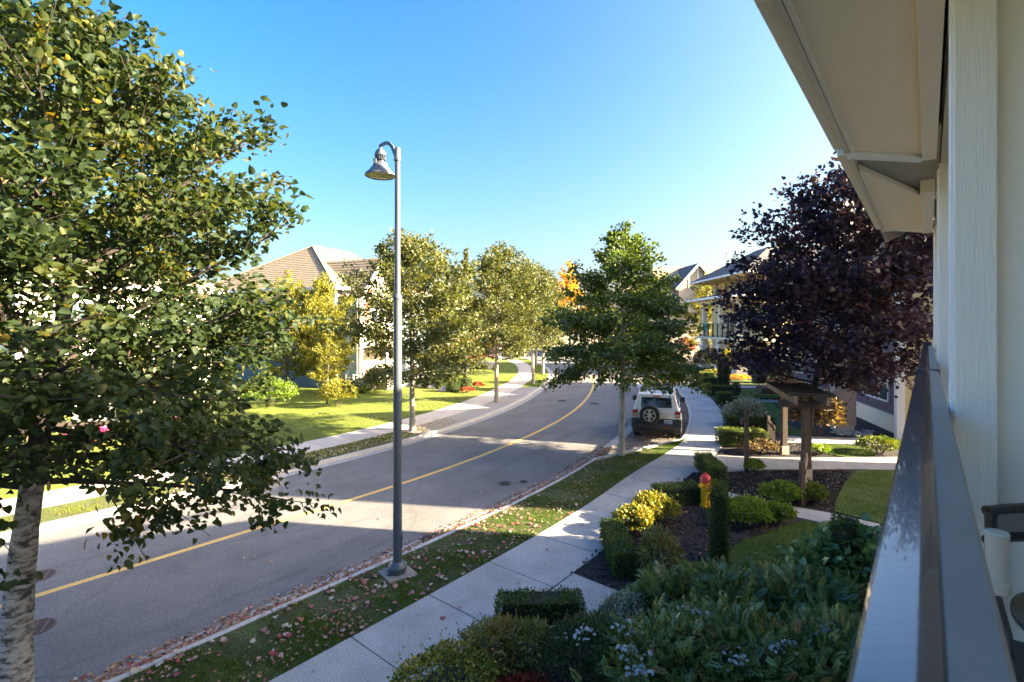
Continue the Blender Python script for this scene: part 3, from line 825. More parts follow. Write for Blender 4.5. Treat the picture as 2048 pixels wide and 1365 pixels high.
for x in (1.5, 5.2, 9.5):
    window(f2, 'window', x, x+1.6, 4.1, 5.7, -.03); window(f2, 'window', x, x+1.6, 1.1, 2.7, -.03)
    for xx in (x-.55, x+1.68):
        sh = MB(f2.M); sh.box(xx, xx+.46, -.06, -.02, 4.05, 5.75); sh.build('shutter', M['brick_red'], h2)
for x in (1.2, 5.2): window(s2, 'window', x, x+1.6, 4.1, 5.7, -.03); window(s2, 'window', x, x+1.6, 1.1, 2.7, -.03)
po = MB(); po.box(-.5,1.2,1,7,-.1,.5); po.box(-.5,1.3,.9,7.1,2.9,3.1); po.build('porch', M['white'], h2)
bs = MB(f2.M); bs.box(0,13.4,-.10,-.02,0,1.0); bs.build('brick_base', M['brick_red'], h2)

# --- our own townhouse: balcony, posts, eaves.  frame a (towards the street), s (along the street), z
UA, US = Vector((-.771,.637,0)), Vector((.637,.771,0))
MBd = Matrix(((US.x, UA.x, 0, 0), (US.y, UA.y, 0, 0), (0,0,1,0), (0,0,0,1)))     # local x = s, y = a
th = thing('townhouse', 'white townhouse with beige eaves and metal balcony rail in the right foreground', 'house', (0,0,0), 0)
th.matrix_world = MBd
def bpart(name, m, *boxes, bevel=0, **k):
    b = MB()
    for x in boxes: b.box(*x)
    return b.build(name, m, th, bevel=bevel, **k)
ZS = 6.26
for s in (2.88, 6.56, 10.6):
    bpart('post', M['grain'], (s, s+.30, -.225, -.088, 3.25, ZS+.05), bevel=.006)
    bpart('post_trim', M['white'], (s+.03, s+.26, -.0885, -.078, 3.25, ZS), bevel=.002)
bpart('party_wall', M['panel'], (2.93, 3.08, -2.4, -.226, 3.2, 7.0))
bpart('party_wall', M['panel'], (6.62, 6.75, -2.4, -.226, 3.2, 7.0))
bpart('wall', M['panel'], (3.10, 13.0, -.6, -.30, -.1, ZS))
bpart('wall', M['panel'], (-1.6, 2.9, -2.6, -2.4, 3.2, 6.4), (-1.6, 13.0, -11, -2.6, -.1, 6.4))
bpart('wall', M['cream_siding'], (-1.6, 11.4, -2.5, -.25, -.1, 3.0))
bpart('balcony_floor', M['concrete'], (-2.2, 11.3, -2.4, .02, 3.02, 3.25))
bpart('balcony_ceiling', M['fascia'], (-2.2, 11.3, -2.4, -.09, 6.44, 6.5))
bpart('beam', M['beige_trim'], (-2.2, 5.95, -.065, .036, 6.20, 6.6), bevel=.005)
bpart('beam', M['beige_trim'], (7.2, 10.4, -.065, .06, 6.16, 6.6), bevel=.005)
bpart('beam', M['fascia'], (-2.2, 11.3, -.09-.14, -.10, 6.31, 6.5))
so1 = MB(); so1.prism([(-2.2,.03,ZS),(-2.2,.52,ZS),(5.42,.52,ZS),(5.93,.036,ZS)], (0,0,.03)); so1.build('soffit', M['soffit'], th)
so2 = MB(); so2.prism([(6.1,.52,ZS),(10.35,.52,ZS),(11.0,.06,ZS),(7.77,.06,ZS)], (0,0,.03)); so2.build('soffit', M['soffit'], th)
tri = MB(); tri.box(5.3,8.2,-.09,.53,ZS+.045,ZS+.07); tri.build('soffit', M['recess'], th)
wb = MB(); wb.prism([(5.43,.53,ZS-.03),(5.60,.53,ZS-.03),(6.12,.04,ZS-.03),(5.95,.04,ZS-.03)], (0,0,.10)); wb.build('trim_board', M['white'], th)
wb = MB(); wb.prism([(6.02,.52,ZS-.02),(6.12,.52,ZS-.02),(7.83,.06,ZS-.02),(7.71,.06,ZS-.02)], (0,0,.05)); wb.build('trim_board', M['beige_trim'], th)
wb = MB(); wb.prism([(7.74,.055,ZS-.06),(7.84,.055,ZS-.06),(7.84,-.09,ZS-.06),(7.74,-.09,ZS-.06)], (0,0,.2)); wb.build('trim_board', M['white'], th)
bpart('trim_board', M['white'], (10.36, 10.40, .05, .53, ZS-.015, ZS+.06))
bpart('fascia', M['fascia'], (-2.2, 5.42, .535, .575, ZS-.02, ZS+.20), (5.62, 10.38, .535, .575, ZS-.02, ZS+.20), bevel=.004)
bpart('gutter', M['beige_trim'], (-2.2, 5.40, .578, .66, ZS+.03, ZS+.16), (5.62, 10.38, .578, .66, ZS+.03, ZS+.16), bevel=.01)
bpart('trim_board', M['beige_trim'], (-2.2, 5.42, .505, .53, ZS-.018, ZS-.001), (6.1, 10.36, .505, .53, ZS-.018, ZS-.001))
rb = MB()
rb.courses((-2.4,.66,6.42),(13.3,.66,6.42),(13.3,-5,9.68),(-2.4,-5,9.68), 20); rb.courses((13.3,-11.4,6.3),(-2.4,-11.4,6.3),(-2.4,-5,9.68),(13.3,-5,9.68), 6)
rb.prism([(13.0,-.3,6.3),(13.0,-5,9.55),(13.0,-10.9,6.3)], (-.1,0,0)); rb.prism([(-1.6,-.3,6.3),(-1.6,-5,9.55),(-1.6,-10.9,6.3)], (.1,0,0))
inv = MBd.inverted()
wv = [inv @ Vector(p) for p in ((20,-12,0),(30,-12,0),(30,13.6,0),(20,13.6,0))]
b = MB(); b.prism(wv, (0,0,6.8)); b.build('shade_block', M['taupe_siding'], th)  # unseen block added behind the townhouse to shade the garden
wv = [inv @ Vector(p) for p in ((21,9.3,0),(29,9.3,0),(29,14.2,0),(21,14.2,0))]
b = MB(); b.prism(wv, (0,0,11.9)); b.build('shade_block', M['taupe_siding'], th)  # unseen taller block, added to narrow the sun streak on the road
W = lambda x, y, z: inv @ Vector((x, y, z))
rb.courses(W(19.4,14.2,6.7), W(19.4,-12.6,6.7), W(24,-12.6,9.3), W(24,14.2,9.3), 6); rb.courses(W(30.6,-12.6,6.7), W(30.6,14.2,6.7), W(24,14.2,9.3), W(24,-12.6,9.3), 6)  # pitched roof over the added shade block, out of view
rb.courses(W(20.6,9.0,11.85), W(20.6,14.5,11.85), W(25,14.5,13.6), W(25,9.0,13.6), 6); rb.courses(W(29.4,14.5,11.85), W(29.4,9.0,11.85), W(25,9.0,13.6), W(25,14.5,13.6), 6)  # roof of the taller added block, part of the same shading
rb.prism([W(20,13.6,6.75), W(24,13.6,9.2), W(30,13.6,6.75)], inv.to_3x3() @ Vector((0,-.1,0)))
rb.build('roof', M['shingle_grey'], th)
# railing: cap with a rounded street edge and an inner flange
def railcap(s0, s1, m):
    prof = [(.062,4.285),(.066,4.30),(.066,4.318),(.060,4.3265),(.012,4.3425),(.006,4.3435),(-.013,4.3435),(-.0145,4.340),(-.0165,4.340),(-.018,4.3430),(-.066,4.336),(-.0715,4.330),(-.072,4.285)]
    b = MB(); n = len(prof); vs = []
    for s in (s0, s1): vs += [(s, a, z) for a, z in prof]
    fs = [(i, i+1, n+i+1, n+i) for i in range(n-1)] + [(n-1, 0, n, 2*n-1)]
    fs += [tuple(range(n)), tuple(reversed(range(n, 2*n)))]
    b.add(vs, fs); o = b.build('rail_cap', m, th)
    o.data.materials.append(M['rail_dull'])
    for p_ in o.data.polygons:
        if p_.center.y < -.016 and len(p_.vertices) == 4: p_.material_index = 1
    o.data.polygons.foreach_set('use_smooth', [True]*len(o.data.polygons)); o.data.set_sharp_from_angle(angle=R(12))
    return o
railcap(-1.6, 5.15, M['rail']); railcap(5.25, 11.2, M['rail'])
bpart('gasket', M['gasket'], (5.14, 5.27, -.079, .068, 4.29, 4.345), bevel=.006)
bpart('gasket', M['gasket'], (11.2, 11.6, -.06, .05, 4.29, 4.40), bevel=.006)
for i in range(-30, 75):
    s = i*.145
    if s > 10.9 or s < -1.5: continue
    bpart('baluster', M['black_metal'], (s, s+.022, -.012, .012, 3.30, 4.292))
bpart('bottom_rail', M['black_metal'], (-1.6, 11.2, -.02, .02, 3.28, 3.32))

def TB(s, a, z): return MBd @ Vector((s, a, z))
# balcony furniture
tbl = thing('patio_table', 'small dark balcony table with wooden top at the lower right edge', 'table', TB(2.03,-.47,3.25))
b = MB(); b.lathe([(.27,.61),(.285,.62),(.285,.635),(.27,.64)], 40); b.build('tabletop', M['table_wood'], tbl, smooth=True)
for k in range(4):
    a = k*math.pi/2+.5
    b = MB(); b.tube([(.22*math.cos(a),.22*math.sin(a),0),(.16*math.cos(a),.16*math.sin(a),.61)], .014, 8); b.build('leg', M['black_metal'], tbl, smooth=True)
cn = thing('canister', 'cream cylinder canister with pale lid standing on the balcony table', 'canister', A(1994,1186,1.5))
cn.scale = (.85,.85,.9)
b = MB(); b.lathe([(.028,0),(.036,.005),(.037,.04),(.031,.045)], 28); b.build('base_ring', M['canister'], cn, smooth=True)
b = MB(); b.lathe([(.0285,.03),(.033,.19),(.034,.197)], 28); b.build('body', M['canister'], cn, smooth=True)
b = MB(); b.lathe([(.0335,.1975),(.032,.203),(.005,.204)], 28); b.build('lid', M['canister_lid'], cn, smooth=True)
ch = thing('patio_chair', 'black metal balcony chair with grey sling back beside the wall', 'chair', TB(2.38,-.46,3.25))
ch.rotation_euler = (0,0,math.atan2(US.y,US.x))
def arcpts(z, r=.30, n=11): return [(.10-.22*abs(i/(n-1)*2-1)**2, .31*(1-2*i/(n-1)), z) for i in range(n)]
b = MB(); b.tube(arcpts(.84), .017, 8); b.build('top_rail', M['black_metal'], ch, smooth=True)
b = MB(); b.tube(arcpts(.745), .016, 8); b.build('back_rail', M['black_metal'], ch, smooth=True)
b = MB(); pA, pB = arcpts(.83), arcpts(.75)
for i in range(10): b.quad(pA[i], pA[i+1], pB[i+1], pB[i])
b.build('back_sling', M['mesh_grey'], ch, smooth=True)
for y in (.30,-.30):
    b = MB(); b.tube([(-.12,y,.84),(-.14,y,.45),(-.22,y*1.05,0)], .016, 8); b.build('leg', M['black_metal'], ch, smooth=True)
    b = MB(); b.tube([(-.14,y,.62),(-.5,y,.62),(-.54,y,.45),(-.58,y*1.05,0)], .016, 8); b.build('arm', M['black_metal'], ch, smooth=True)
b = MB(); b.box(-.58,-.12,-.28,.28,.41,.45); b.build('seat', M['black_metal'], ch, bevel=.015)

# --- row of gabled townhouses behind the purple maple
P0 = Vector((15.9, 20.4, 0)); dP = Vector((.27,.963,0)); rotP = math.atan2(-dP.x, dP.y)   # local y along the row, +x away from the street
tw = thing('townhouse', 'purple and shingled gabled townhouse row behind the purple maple', 'house', P0, rotP)
def fx(o, x0, y0): return Face(o, Vector((x0,y0,0)), R(-90))     # wall facing -x ; local x runs towards -y
LEN = 19.5
wl_ = fx(tw, .35, LEN); siding(wl_, 0, LEN-.9, .75, 7.7, M['purple_siding'], lap=.16)
b = MB(); b.box(.25,.6,.9,LEN,.0,.75); b.build('water_table', M['beige_trim'], tw)
b = MB(); b.box(.7,11,-.1+.9,LEN,-.1,7.7); b.build('wall', M['taupe_siding'], tw)
nf = Face(tw, Vector((.35,.9,0)), 0); siding(nf, 0, 6, .75, 7.7, M['purple_siding'], lap=.16)
b = MB(); b.box(.20,.37,.72,.92,.2,7.7); b.build('corner_board', M['purple_siding'], tw)
window(wl_, 'window', LEN-.9-4.0, LEN-.9-1.3, 1.3, 2.75, -.03, mull=2)
window(wl_, 'window', LEN-.9-4.0, LEN-.9-1.3, 4.4, 6.0, -.03, mull=2)
for x in (2.2, 7.2, 11.2):
    window(wl_, 'window', x, x+1.7, 4.4, 6.0, -.03); window(wl_, 'window', x, x+1.7, 1.3, 2.75, -.03)
# cream porch corner
b = MB(); b.box(-.22,.06,.02,.30,0,6.0); b.build('porch_column', M['white'], tw, bevel=.01)
b = MB(); b.box(.06,5,.1,.28,0,6.0); b.build('wall', M['yellow_siding'], tw)
# gables along the street front
gy = [(-1.7,5.0),(5.0,10.6),(10.6,15.2),(15.2,19.9)]
for a, c in gy:
    m_ = (a+c)/2; zp = 7.75+ (c-a)*.43
    b = MB(); b.courses((-.35,a,7.75),(11.5,a,7.75),(11.5,m_,zp),(-.35,m_,zp),12); b.courses((11.5,c,7.75),(-.35,c,7.75),(-.35,m_,zp),(11.5,m_,zp),12)
    b.build('roof', M['shingle_grey'], tw)
    b = MB(); b.prism([(.3,a+.15,7.7),(.3,c-.15,7.7),(.3,m_,zp-.15)], (.12,0,0)); b.build('gable_wall', M['taupe_siding'], tw)
    b = MB(); b.bar((-.38,a,7.62),(-.38,m_,zp-.1),.06,.24); b.bar((-.38,c,7.62),(-.38,m_,zp-.1),.06,.24); b.build('barge_board', M['white'], tw)
# shingled porch pier, each shake its own piece
pier = MB(); cb0 = G(1672,862); cb1 = G(1709,866)
pc = thing('porch_pier', 'taupe shake shingled porch pier beside the purple wall', 'pillar', (cb0+cb1)/2 + Vector((.1,.35,0)), R(-16))
b = MB(); b.box(-.36,.36,-.36,.36,-.05,.28); b.build('plinth', M['concrete'], pc)
b = MB(); b.box(-.37,.37,-.37,.37,.28,4.4); b.build('core', M['taupe_siding'], pc)
for sx_ in (-1,1):
    b = MB(); b.box(min(sx_*.33,sx_*.41),max(sx_*.33,sx_*.41),-.41,-.33,.28,4.4); b.build('corner_board', M['beige_wood'] if 'beige_wood' in M else M['shake'], pc)
row = 0; z = .30
while z < 3.0:
    x = -.33; 
    while x < .325:
        w = random.uniform(.11,.2); x1 = min(x+w, .327)
        b = MB(); b.add([(x+.003,-.405,z),(x1-.003,-.405,z),(x1-.003,-.378,z+.2),(x+.003,-.378,z+.2),(x+.003,-.372,z),(x1-.003,-.372,z)], [(0,1,2,3),(4,5,1,0),(0,3,4),(1,5,2)])
        b.build('shingle', M['shake'], pc); x = x1
    z += .2; row += 1
st = MB()
rs = np.random.default_rng(3)
b = MB()
for i in range(70):
    p = G(rs.uniform(1665,1745), rs.uniform(863,874)); r = rs.uniform(.05,.12)
    b.lathe([(r*.5,0),(r,r*.3),(r*.9,r*.7),(r*.3,r*.95)], 7, p)
o = b.build('river_stones', M['stone'], None, smooth=True); tag(o, 'grey rounded river stones heaped by the shingled pier', 'stones', kind='stuff')

# --- cream townhouse with balcony farther along
ct = thing('townhouse', 'cream townhouse with black balcony railing and tapered columns beyond the hedges', 'house', (21.4,46.2,0), 0)
cf = Face(ct, Vector((1.8,12.2,0)), R(-90)); siding(cf, 0, 12.2, 0, 9.4, M['yellow_siding'])
cn_ = Face(ct, Vector((1.8,0,0)), 0); siding(cn_, 0, 9, 0, 9.4, M['yellow_siding'])
b = MB(); b.box(2.1,10.8,.3,12.2,-.1,9.4); b.build('wall', M['cream_siding'], ct)
# porch: tapered plinths and columns
for y in (1.0, 5.2, 9.6):
    b = MB(); b.frustum((-.6,.5,y-.55,y+.55),(-.4,.34,y-.38,y+.38),-.05,2.35); b.build('plinth', M['cream_siding'], ct, bevel=.02)
    b = MB(); b.box(-.5,.44,y-.48,y+.48,2.35,2.5); b.build('plinth_cap', M['white'], ct)
    b = MB(); b.box(-.36,.3,y-.34,y+.34,2.5,3.2); b.build('column', M['cream_siding'], ct)
    b = MB(); b.box(-.26,.2,y-.24,y+.24,3.42,6.95); b.build('column', M['cream_siding'], ct)
b = MB(); b.box(-.55,1.8,.4,11.0,3.2,3.42); b.build('balcony_floor', M['cream_siding'], ct)
b = MB(); b.box(-.5,1.8,.5,10.6,6.95,7.25); b.build('beam', M['cream_siding'], ct)
b = MB(); b.box(-1.35,2.2,-.6,11.6,7.26,7.34); b.build('porch_soffit', M['yellow_siding'], ct)
b = MB(); b.box(-1.42,-1.35,-.65,11.65,7.28,7.52); b.box(-1.35,2.2,-.68,-.6,7.28,7.52); b.build('porch_fascia', M['white'], ct)
b = MB(); b.courses((-1.4,11.6,7.5),(-1.4,-.6,7.5),(1.8,-.6,8.1),(1.8,11.6,8.1),6); b.build('porch_roof', M['shingle_grey'], ct)
rl = MB(); rl.box(-.52,-.44,1.3,9.9,4.75,4.83); rl.box(-.51,-.46,1.3,9.9,3.55,3.6)
rlo = rl.build('balcony_railing', M['black_metal'], ct)
for i in range(8):
    y = 1.35 + i*1.2
    b = MB(); b.box(-.53,-.43,y-.07,y+.07,3.42,4.83); b.build('railing_post', M['black_metal'], rlo)
window(cf, 'window', 2.0, 3.6, 7.7, 9.0, -.03); window(cf, 'window', 7.6, 9.2, 7.85, 9.1, -.03)
for x in (1.3, 3.7, 6.9, 9.3):
    b = MB(cf.M); b.box(x, x+.6, -.07, -.02, 7.75, 9.15); b.build('shutter', M['slate_shutter'], ct)
for x in (2.2, 6.6):
    b = MB(cf.M); b.box(x,x+1.0,-.06,-.02,3.45,5.9); b.build('door', M['slate_shutter'], ct)
window(cf, 'window', 4.3, 5.7, 4.0, 6.0, -.03)
b = MB(cn_.M); b.box(-.02,.18,-.06,.02,0,9.4); b.box(-.02,9,-.05,.02,3.1,3.4); b.build('trim', M['cream_siding'], ct)
window(cn_, 'window', .45, 1.55, .9, 2.9, -.03); window(cn_, 'window', .5, 1.6, 4.3, 6.2, -.03)
b = MB(cn_.M); b.box(1.68, 2.4, -.06,-.02,.4,3.0); b.build('shutter', M['slate_shutter'], ct)
b = MB()
q = 9.55
b.courses((-.6,13,q),(-.6,-1,q),(4.6,4.6,12.6),(4.6,7.2,12.6),16); b.courses((-.6,-1,q),(11.8,-1,q),(6.4,4.6,12.6),(4.6,4.6,12.6),16)
b.courses((11.8,-1,q),(11.8,13,q),(6.4,7.2,12.6),(6.4,4.6,12.6),5); b.courses((11.8,13,q),(-.6,13,q),(4.6,7.2,12.6),(6.4,7.2,12.6),5); b.build('roof', M['shingle_grey'], ct)
b = MB(); b.box(-.55,2.0,-.9,12.9,q-.14,q-.08); b.box(2.0,11,-.9,.3,q-.14,q-.08); b.build('soffit', M['yellow_siding'], ct)
b = MB(); b.box(-.66,-.58,-1.05,13,q-.16,q+.02); b.box(-.58,11.8,-1.06,-.98,q-.16,q+.02); b.build('fascia', M['white'], ct)
for i in range(9):
    b = MB(); b.box(-.5,1.7,.2+i*1.4,.32+i*1.4,q-.32,q-.15); b.build('bracket', M['yellow_siding'], ct)
tw_ = MB(); tw_.box(-.53,-.44,7.6,8.2,3.8,4.72)
o = thing('towel', 'teal towel hung over the black balcony railing', 'towel', (20.87,54.1,3.75))
b = MB(); b.add([(-.03,-.3,.0),(-.03,.3,.06),(-.03,.3,1.11),(-.03,-.3,1.11),(.12,.3,1.11),(.12,-.3,1.11),(.12,.3,.5),(.12,-.3,.45)], [(0,1,2,3),(3,2,4,5),(5,4,6,7)]); b.build('cloth', M['teal'], o)

# --- gabled house at the bend
gh = thing('house', 'tan roofed house with half timbered gables far down on the right', 'house', A(1395,650,74)*1.0 - Vector((0,0,CH)), R(4))
b = MB(); b.box(-7,9,0,12,-.1,10.2); b.build('wall', M['taupe_siding'], gh)
b = MB(); b.courses((-7.6,-.6,10.2),(9.6,-.6,10.2),(9.6,6,13.9),(-4.5,6,13.9),14); b.courses((9.6,12.6,10.2),(-7.6,12.6,10.2),(-4.5,6,13.9),(9.6,6,13.9),4); b.courses((-7.6,12.6,10.2),(-7.6,-.6,10.2),(-4.5,6,13.9),(-4.5,6,13.9),6); b.build('roof', M['shingle_tan'], gh)
for gx0, gx1, zb_, zp, yy in ((-3.6,2.6,10.0,13.6,-1.2),(.6,5.4,9.3,12.3,-2.2)):
    m_ = (gx0+gx1)/2
    b = MB(); b.prism([(gx0+.2,yy,zb_-.05),(gx1-.2,yy,zb_-.05),(m_,yy,zp-.2)], (0,.15,0)); b.box(gx0+.3,gx1-.3,yy+.02,0,6.5,zb_-.05); b.build('gable_wall', M['taupe_siding'], gh)
    b = MB(); b.courses((gx0-.2,7,zb_-.1),(gx0-.2,yy-.5,zb_-.1),(m_,yy-.5,zp),(m_,7,zp),10); b.courses((gx1+.2,yy-.5,zb_-.1),(gx1+.2,7,zb_-.1),(m_,7,zp),(m_,yy-.5,zp),10); b.build('roof', M['shingle_grey'], gh)
    b = MB(); b.bar((gx0-.3,yy-.55,zb_-.25),(m_,yy-.55,zp-.12),.08,.3); b.bar((gx1+.3,yy-.55,zb_-.25),(m_,yy-.55,zp-.12),.08,.3); b.build('barge_board', M['white'], gh)
    for fx_ in (-.22, 0, .22):
        x = m_+fx_*(gx1-gx0); b = MB(); b.box(x-.07,x+.07,yy-.06,yy-.01,zb_-.05,zp-.3-abs(fx_)*(gx1-gx0)*(zp-zb_)/((gx1-gx0)/2)); b.build('timber_batten', M['white'], gh)
b = MB(); b.box(.3,5.6,-2.4,-1.9,8.6,9.3); b.build('band_board', M['white'], gh)
wg = Face(gh, Vector((-7,0,0)), 0)
for x in (.8, 3.0, 12.6): window(wg, 'window', x, x+1.5, 7.2, 9.2, -.03)
b = MB(); b.box(3.4,4.0,5.7,6.3,13.5,14.3); b.build('roof_vent', M['taupe_siding'], gh)
for i, (x, y, w_, c_, lab) in enumerate(((-22,70,R(-18),'cream_siding','cream house with tan roof among trees beyond the left sidewalk'),(14,108,R(5),'taupe_siding','taupe house far beyond the bend behind the yellow tree'))):
    hh = thing('house', lab, 'house', (x,y,0), w_)
    f_ = Face(hh, Vector((-6,0,0)), 0); siding(f_, 0, 12, 0, 6, M[c_])
    b = MB(); b.box(-6,6,.25,9,-.1,6); b.build('wall', M[c_], hh)
    b = MB(); b.courses((-6.6,-.6,6),(6.6,-.6,6),(3,4.5,9),(-3,4.5,9),10); b.courses((6.6,9.6,6),(-6.6,9.6,6),(-3,4.5,9),(3,4.5,9),4); b.courses((6.6,-.6,6),(6.6,9.6,6),(3,4.5,9),(3,4.5,9),6); b.courses((-6.6,9.6,6),(-6.6,-.6,6),(-3,4.5,9),(-3,4.5,9),6); b.build('roof', M['shingle_tan'], hh)
    for xx in (1.5, 5.2, 9): window(f_, 'window', xx, xx+1.5, 3.8, 5.2, -.03)

# ------------------------------------------------------------------ street lamp
lp = G(795,1148)
lamp = thing('street_lamp', 'tall grey street lamp with bell shaped head on a curved arm', 'street lamp', lp)
b = MB(); b.box(-.28,.28,-.28,.28,-.2,.035); fo_ = b.build('footing', M['footing'], lamp, bevel=.02); fo_.rotation_euler = (0,0,.67)
b = MB(); b.lathe([(.165,.035),(.17,.05),(.17,.12),(.178,.13),(.178,.15),(.165,.17),(.15,.20),(.12,.235),(.085,.25)], 32); b.build('base_cover', M['pole'], lamp, smooth=True)
b = MB(); b.lathe([(.084,.2),(.080,5.20),(.0795,5.24),(.066,5.27),(.060,5.275)], 24); b.build('lower_pole', M['pole'], lamp, smooth=True)
b = MB(); b.lathe([(.082,5.17),(.086,5.18),(.086,5.22),(.079,5.25)], 24); b.build('collar', M['pole'], lamp, smooth=True)
b = MB(); b.lathe([(.057,5.2),(.050,7.85),(.052,7.86)], 20); b.build('upper_pole', M['pole'], lamp, smooth=True)
b = MB(); b.box(.072,.098,-.05,.05,.5,.75); b.build('access_cover', M['pole'], lamp, bevel=.004)
ad = Vector((-.80,.60,0)).normalized()
b = MB(); b.lathe([(.060,7.78),(.066,7.79),(.066,7.83),(.058,7.85),(.056,8.02),(.05,8.04)], 20); b.build('pole_top', M['pole'], lamp, smooth=True)
LA = .50
arm = [Vector((0,0,7.82))+ad*.05, Vector((0,0,7.95))+ad*.075, Vector((0,0,8.08))+ad*.14, Vector((0,0,8.17))+ad*.23, Vector((0,0,8.205))+ad*.34, Vector((0,0,8.195))+ad*.45, Vector((0,0,8.18))+ad*.52]
b = MB()
for i in range(len(arm)-1): b.bar(arm[i]-(arm[i+1]-arm[i])*.12, arm[i+1]+(arm[i+1]-arm[i])*.12, .035, .075-.02*i/6)
b.build('arm', M['pole'], lamp, bevel=.004)
hc = ad*LA
b = MB(); b.lathe([(.02,8.20),(.026,8.19),(.03,8.13),(.075,8.10),(.105,8.05),(.118,7.99),(.112,7.985)], 28, hc); b.build('lamp_dome', M['pole'], lamp, smooth=True)
for k in range(16):
    a = 2*math.pi*k/16
    b = MB(); b.bar(hc+Vector((.10*math.cos(a),.10*math.sin(a),7.985)), hc+Vector((.09*math.cos(a),.09*math.sin(a),7.90)), .014, .03); b.build('cooling_fin', M['pole'], lamp)
b = MB(); b.lathe([(.075,7.99),(.075,7.86)], 20, hc); b.build('lamp_neck', M['black_metal'], lamp, smooth=True)
b = MB(); b.lathe([(.09,7.865),(.105,7.86),(.15,7.79),(.225,7.69),(.285,7.635),(.297,7.62),(.297,7.595),(.28,7.588),(.272,7.60)], 40, hc); b.build('lamp_shade', M['pole'], lamp, smooth=True)
b = MB(); b.lathe([(.27,7.60),(.2,7.592),(.1,7.586),(.02,7.585)], 40, hc); b.build('lamp_lens', M['lens'], lamp, smooth=True)
for sgn in (-1,1):
    q_ = hc + Vector((ad.y,-ad.x,0))*sgn*.13
    b = MB(); b.box(q_.x-.03,q_.x+.03,q_.y-.025,q_.y+.025,7.80,7.90); b.build('latch', M['pole'], lamp, bevel=.006)

# ------------------------------------------------------------------ hydrant
hy = thing('fire_hydrant', 'yellow fire hydrant with red cap standing in the mulch bed', 'hydrant', G(1411,1012), R(20))
b = MB(); b.lathe([(.15,-.02),(.15,.03),(.115,.035),(.112,.50),(.13,.52),(.135,.55),(.13,.60),(.135,.62)], 26); b.build('barrel', M['hyd_yellow'], hy, smooth=True)
b = MB(); b.lathe([(.14,.62),(.142,.66),(.132,.70),(.12,.76),(.085,.805),(.04,.82)], 26); b.build('bonnet', M['hyd_red'], hy, smooth=True)
b = MB(); b.lathe([(.03,.81),(.028,.865),(.02,.87)], 5); b.build('operating_nut', M['hyd_red'], hy)
def hcap(ax, m):
    b = MB()
    if ax == 'front': b.lathe([(.075,-.10),(.075,-.16)], 18, (0,0,.52), 'y')
    elif ax == 'left': b.lathe([(.06,-.10),(.06,-.16)], 18, (0,0,.54), 'x')
    else: b.lathe([(.06,.10),(.06,.16)], 18, (0,0,.54), 'x')
    n_ = b.build('nozzle', M['hyd_yellow'], hy, smooth=True)
    c = MB()
    if ax == 'front': c.lathe([(.078,-.16),(.078,-.185),(.03,-.19),(.025,-.215)], 18, (0,0,.52), 'y')
    elif ax == 'left': c.lathe([(.058,-.16),(.058,-.18),(.02,-.185),(.02,-.205)], 18, (0,0,.54), 'x')
    else: c.lathe([(.058,.16),(.058,.18),(.02,.185),(.02,.205)], 18, (0,0,.54), 'x')
    c.build('nozzle_cap', m, n_, smooth=True)
hcap('front', M['hyd_red']); hcap('left', M['hyd_yellow']); hcap('right', M['hyd_yellow'])

# ------------------------------------------------------------------ parked off-roader
hd = Vector((.31,.95,0)).normalized()
car = thing('parked_car', 'silver off-road wagon with white roof and spare wheel parked in the bay', 'car', Vector((6.3,21.85,-.121)) + hd*1.345*1.06, math.atan2(-hd.x, hd.y))
car.scale = (1.06,1.06,1.08)
def wheel_parts(parent, c, axis, sgn, tyre_r=.40, w=.25):
    wh = MB(); wh.lathe([(tyre_r*.55,-w/2*.7),(tyre_r*.55,w/2*.7)], 20, c, axis)
    wo_ = wh.build('wheel', M['black_metal'], parent, smooth=True)
    t = MB(); t.lathe([(tyre_r*.60,-w/2),(tyre_r*.93,-w/2),(tyre_r,-w/2*.72),(tyre_r,w/2*.72),(tyre_r*.93,w/2),(tyre_r*.60,w/2)], 36, c, axis); t.build('tyre', M['rubber'], wo_, smooth=True)
    r = MB(); c = Vector(c); e = sgn*(w/2)
    r.lathe([(tyre_r*.61,e*.6),(tyre_r*.61,e*1.02),(tyre_r*.54,e*1.02),(tyre_r*.52,e*.7)], 32, c, axis)
    r.lathe([(tyre_r*.16,e*.6),(tyre_r*.16,e*1.0),(tyre_r*.1,e*1.05)], 14, c, axis)
    for k in range(6):
        a = 2*math.pi*k/6+.5
        def pt(rr, d): return c + (Vector((rr*math.cos(a), d, rr*math.sin(a))) if axis == 'y' else Vector((d, rr*math.cos(a), rr*math.sin(a))))
        r.bar(pt(tyre_r*.12,e*.92), pt(tyre_r*.56,e*.92), .085, .03)
    r.build('rim', M['alloy'], wo_)
def side_profile(): 
    pts = [(-2.10,.62),(-2.14,1.12)]
    pts += [(.95,1.12),(1.95,1.06),(2.22,.98),(2.28,.60),(2.2,.42)]
    for k in range(9):
        a = math.pi*k/8; pts.append((1.345+.48*math.cos(a), .42+.48*math.sin(a)))
    for k in range(9):
        a = math.pi*k/8; pts.append((-1.345+.48*math.cos(a), .42+.48*math.sin(a)))
    pts.append((-2.05,.45))
    return pts
b = MB(); b.prism([(-.90,y,z) for y, z in side_profile()], (1.80,0,0)); b.build('body', M['car_silver'], car, bevel=.035, seg=3)
b = MB(); b.frustum((-.885,.885,-2.10,.90),(-.72,.72,-1.98,.38),1.10,1.74); b.build('cabin', M['car_silver'], car, bevel=.06, seg=3)
b = MB(); b.frustum((-.735,.735,-2.02,.42),(-.66,.66,-1.9,.30),1.715,1.80); b.build('roof_panel', M['car_white'], car, bevel=.03, seg=3)
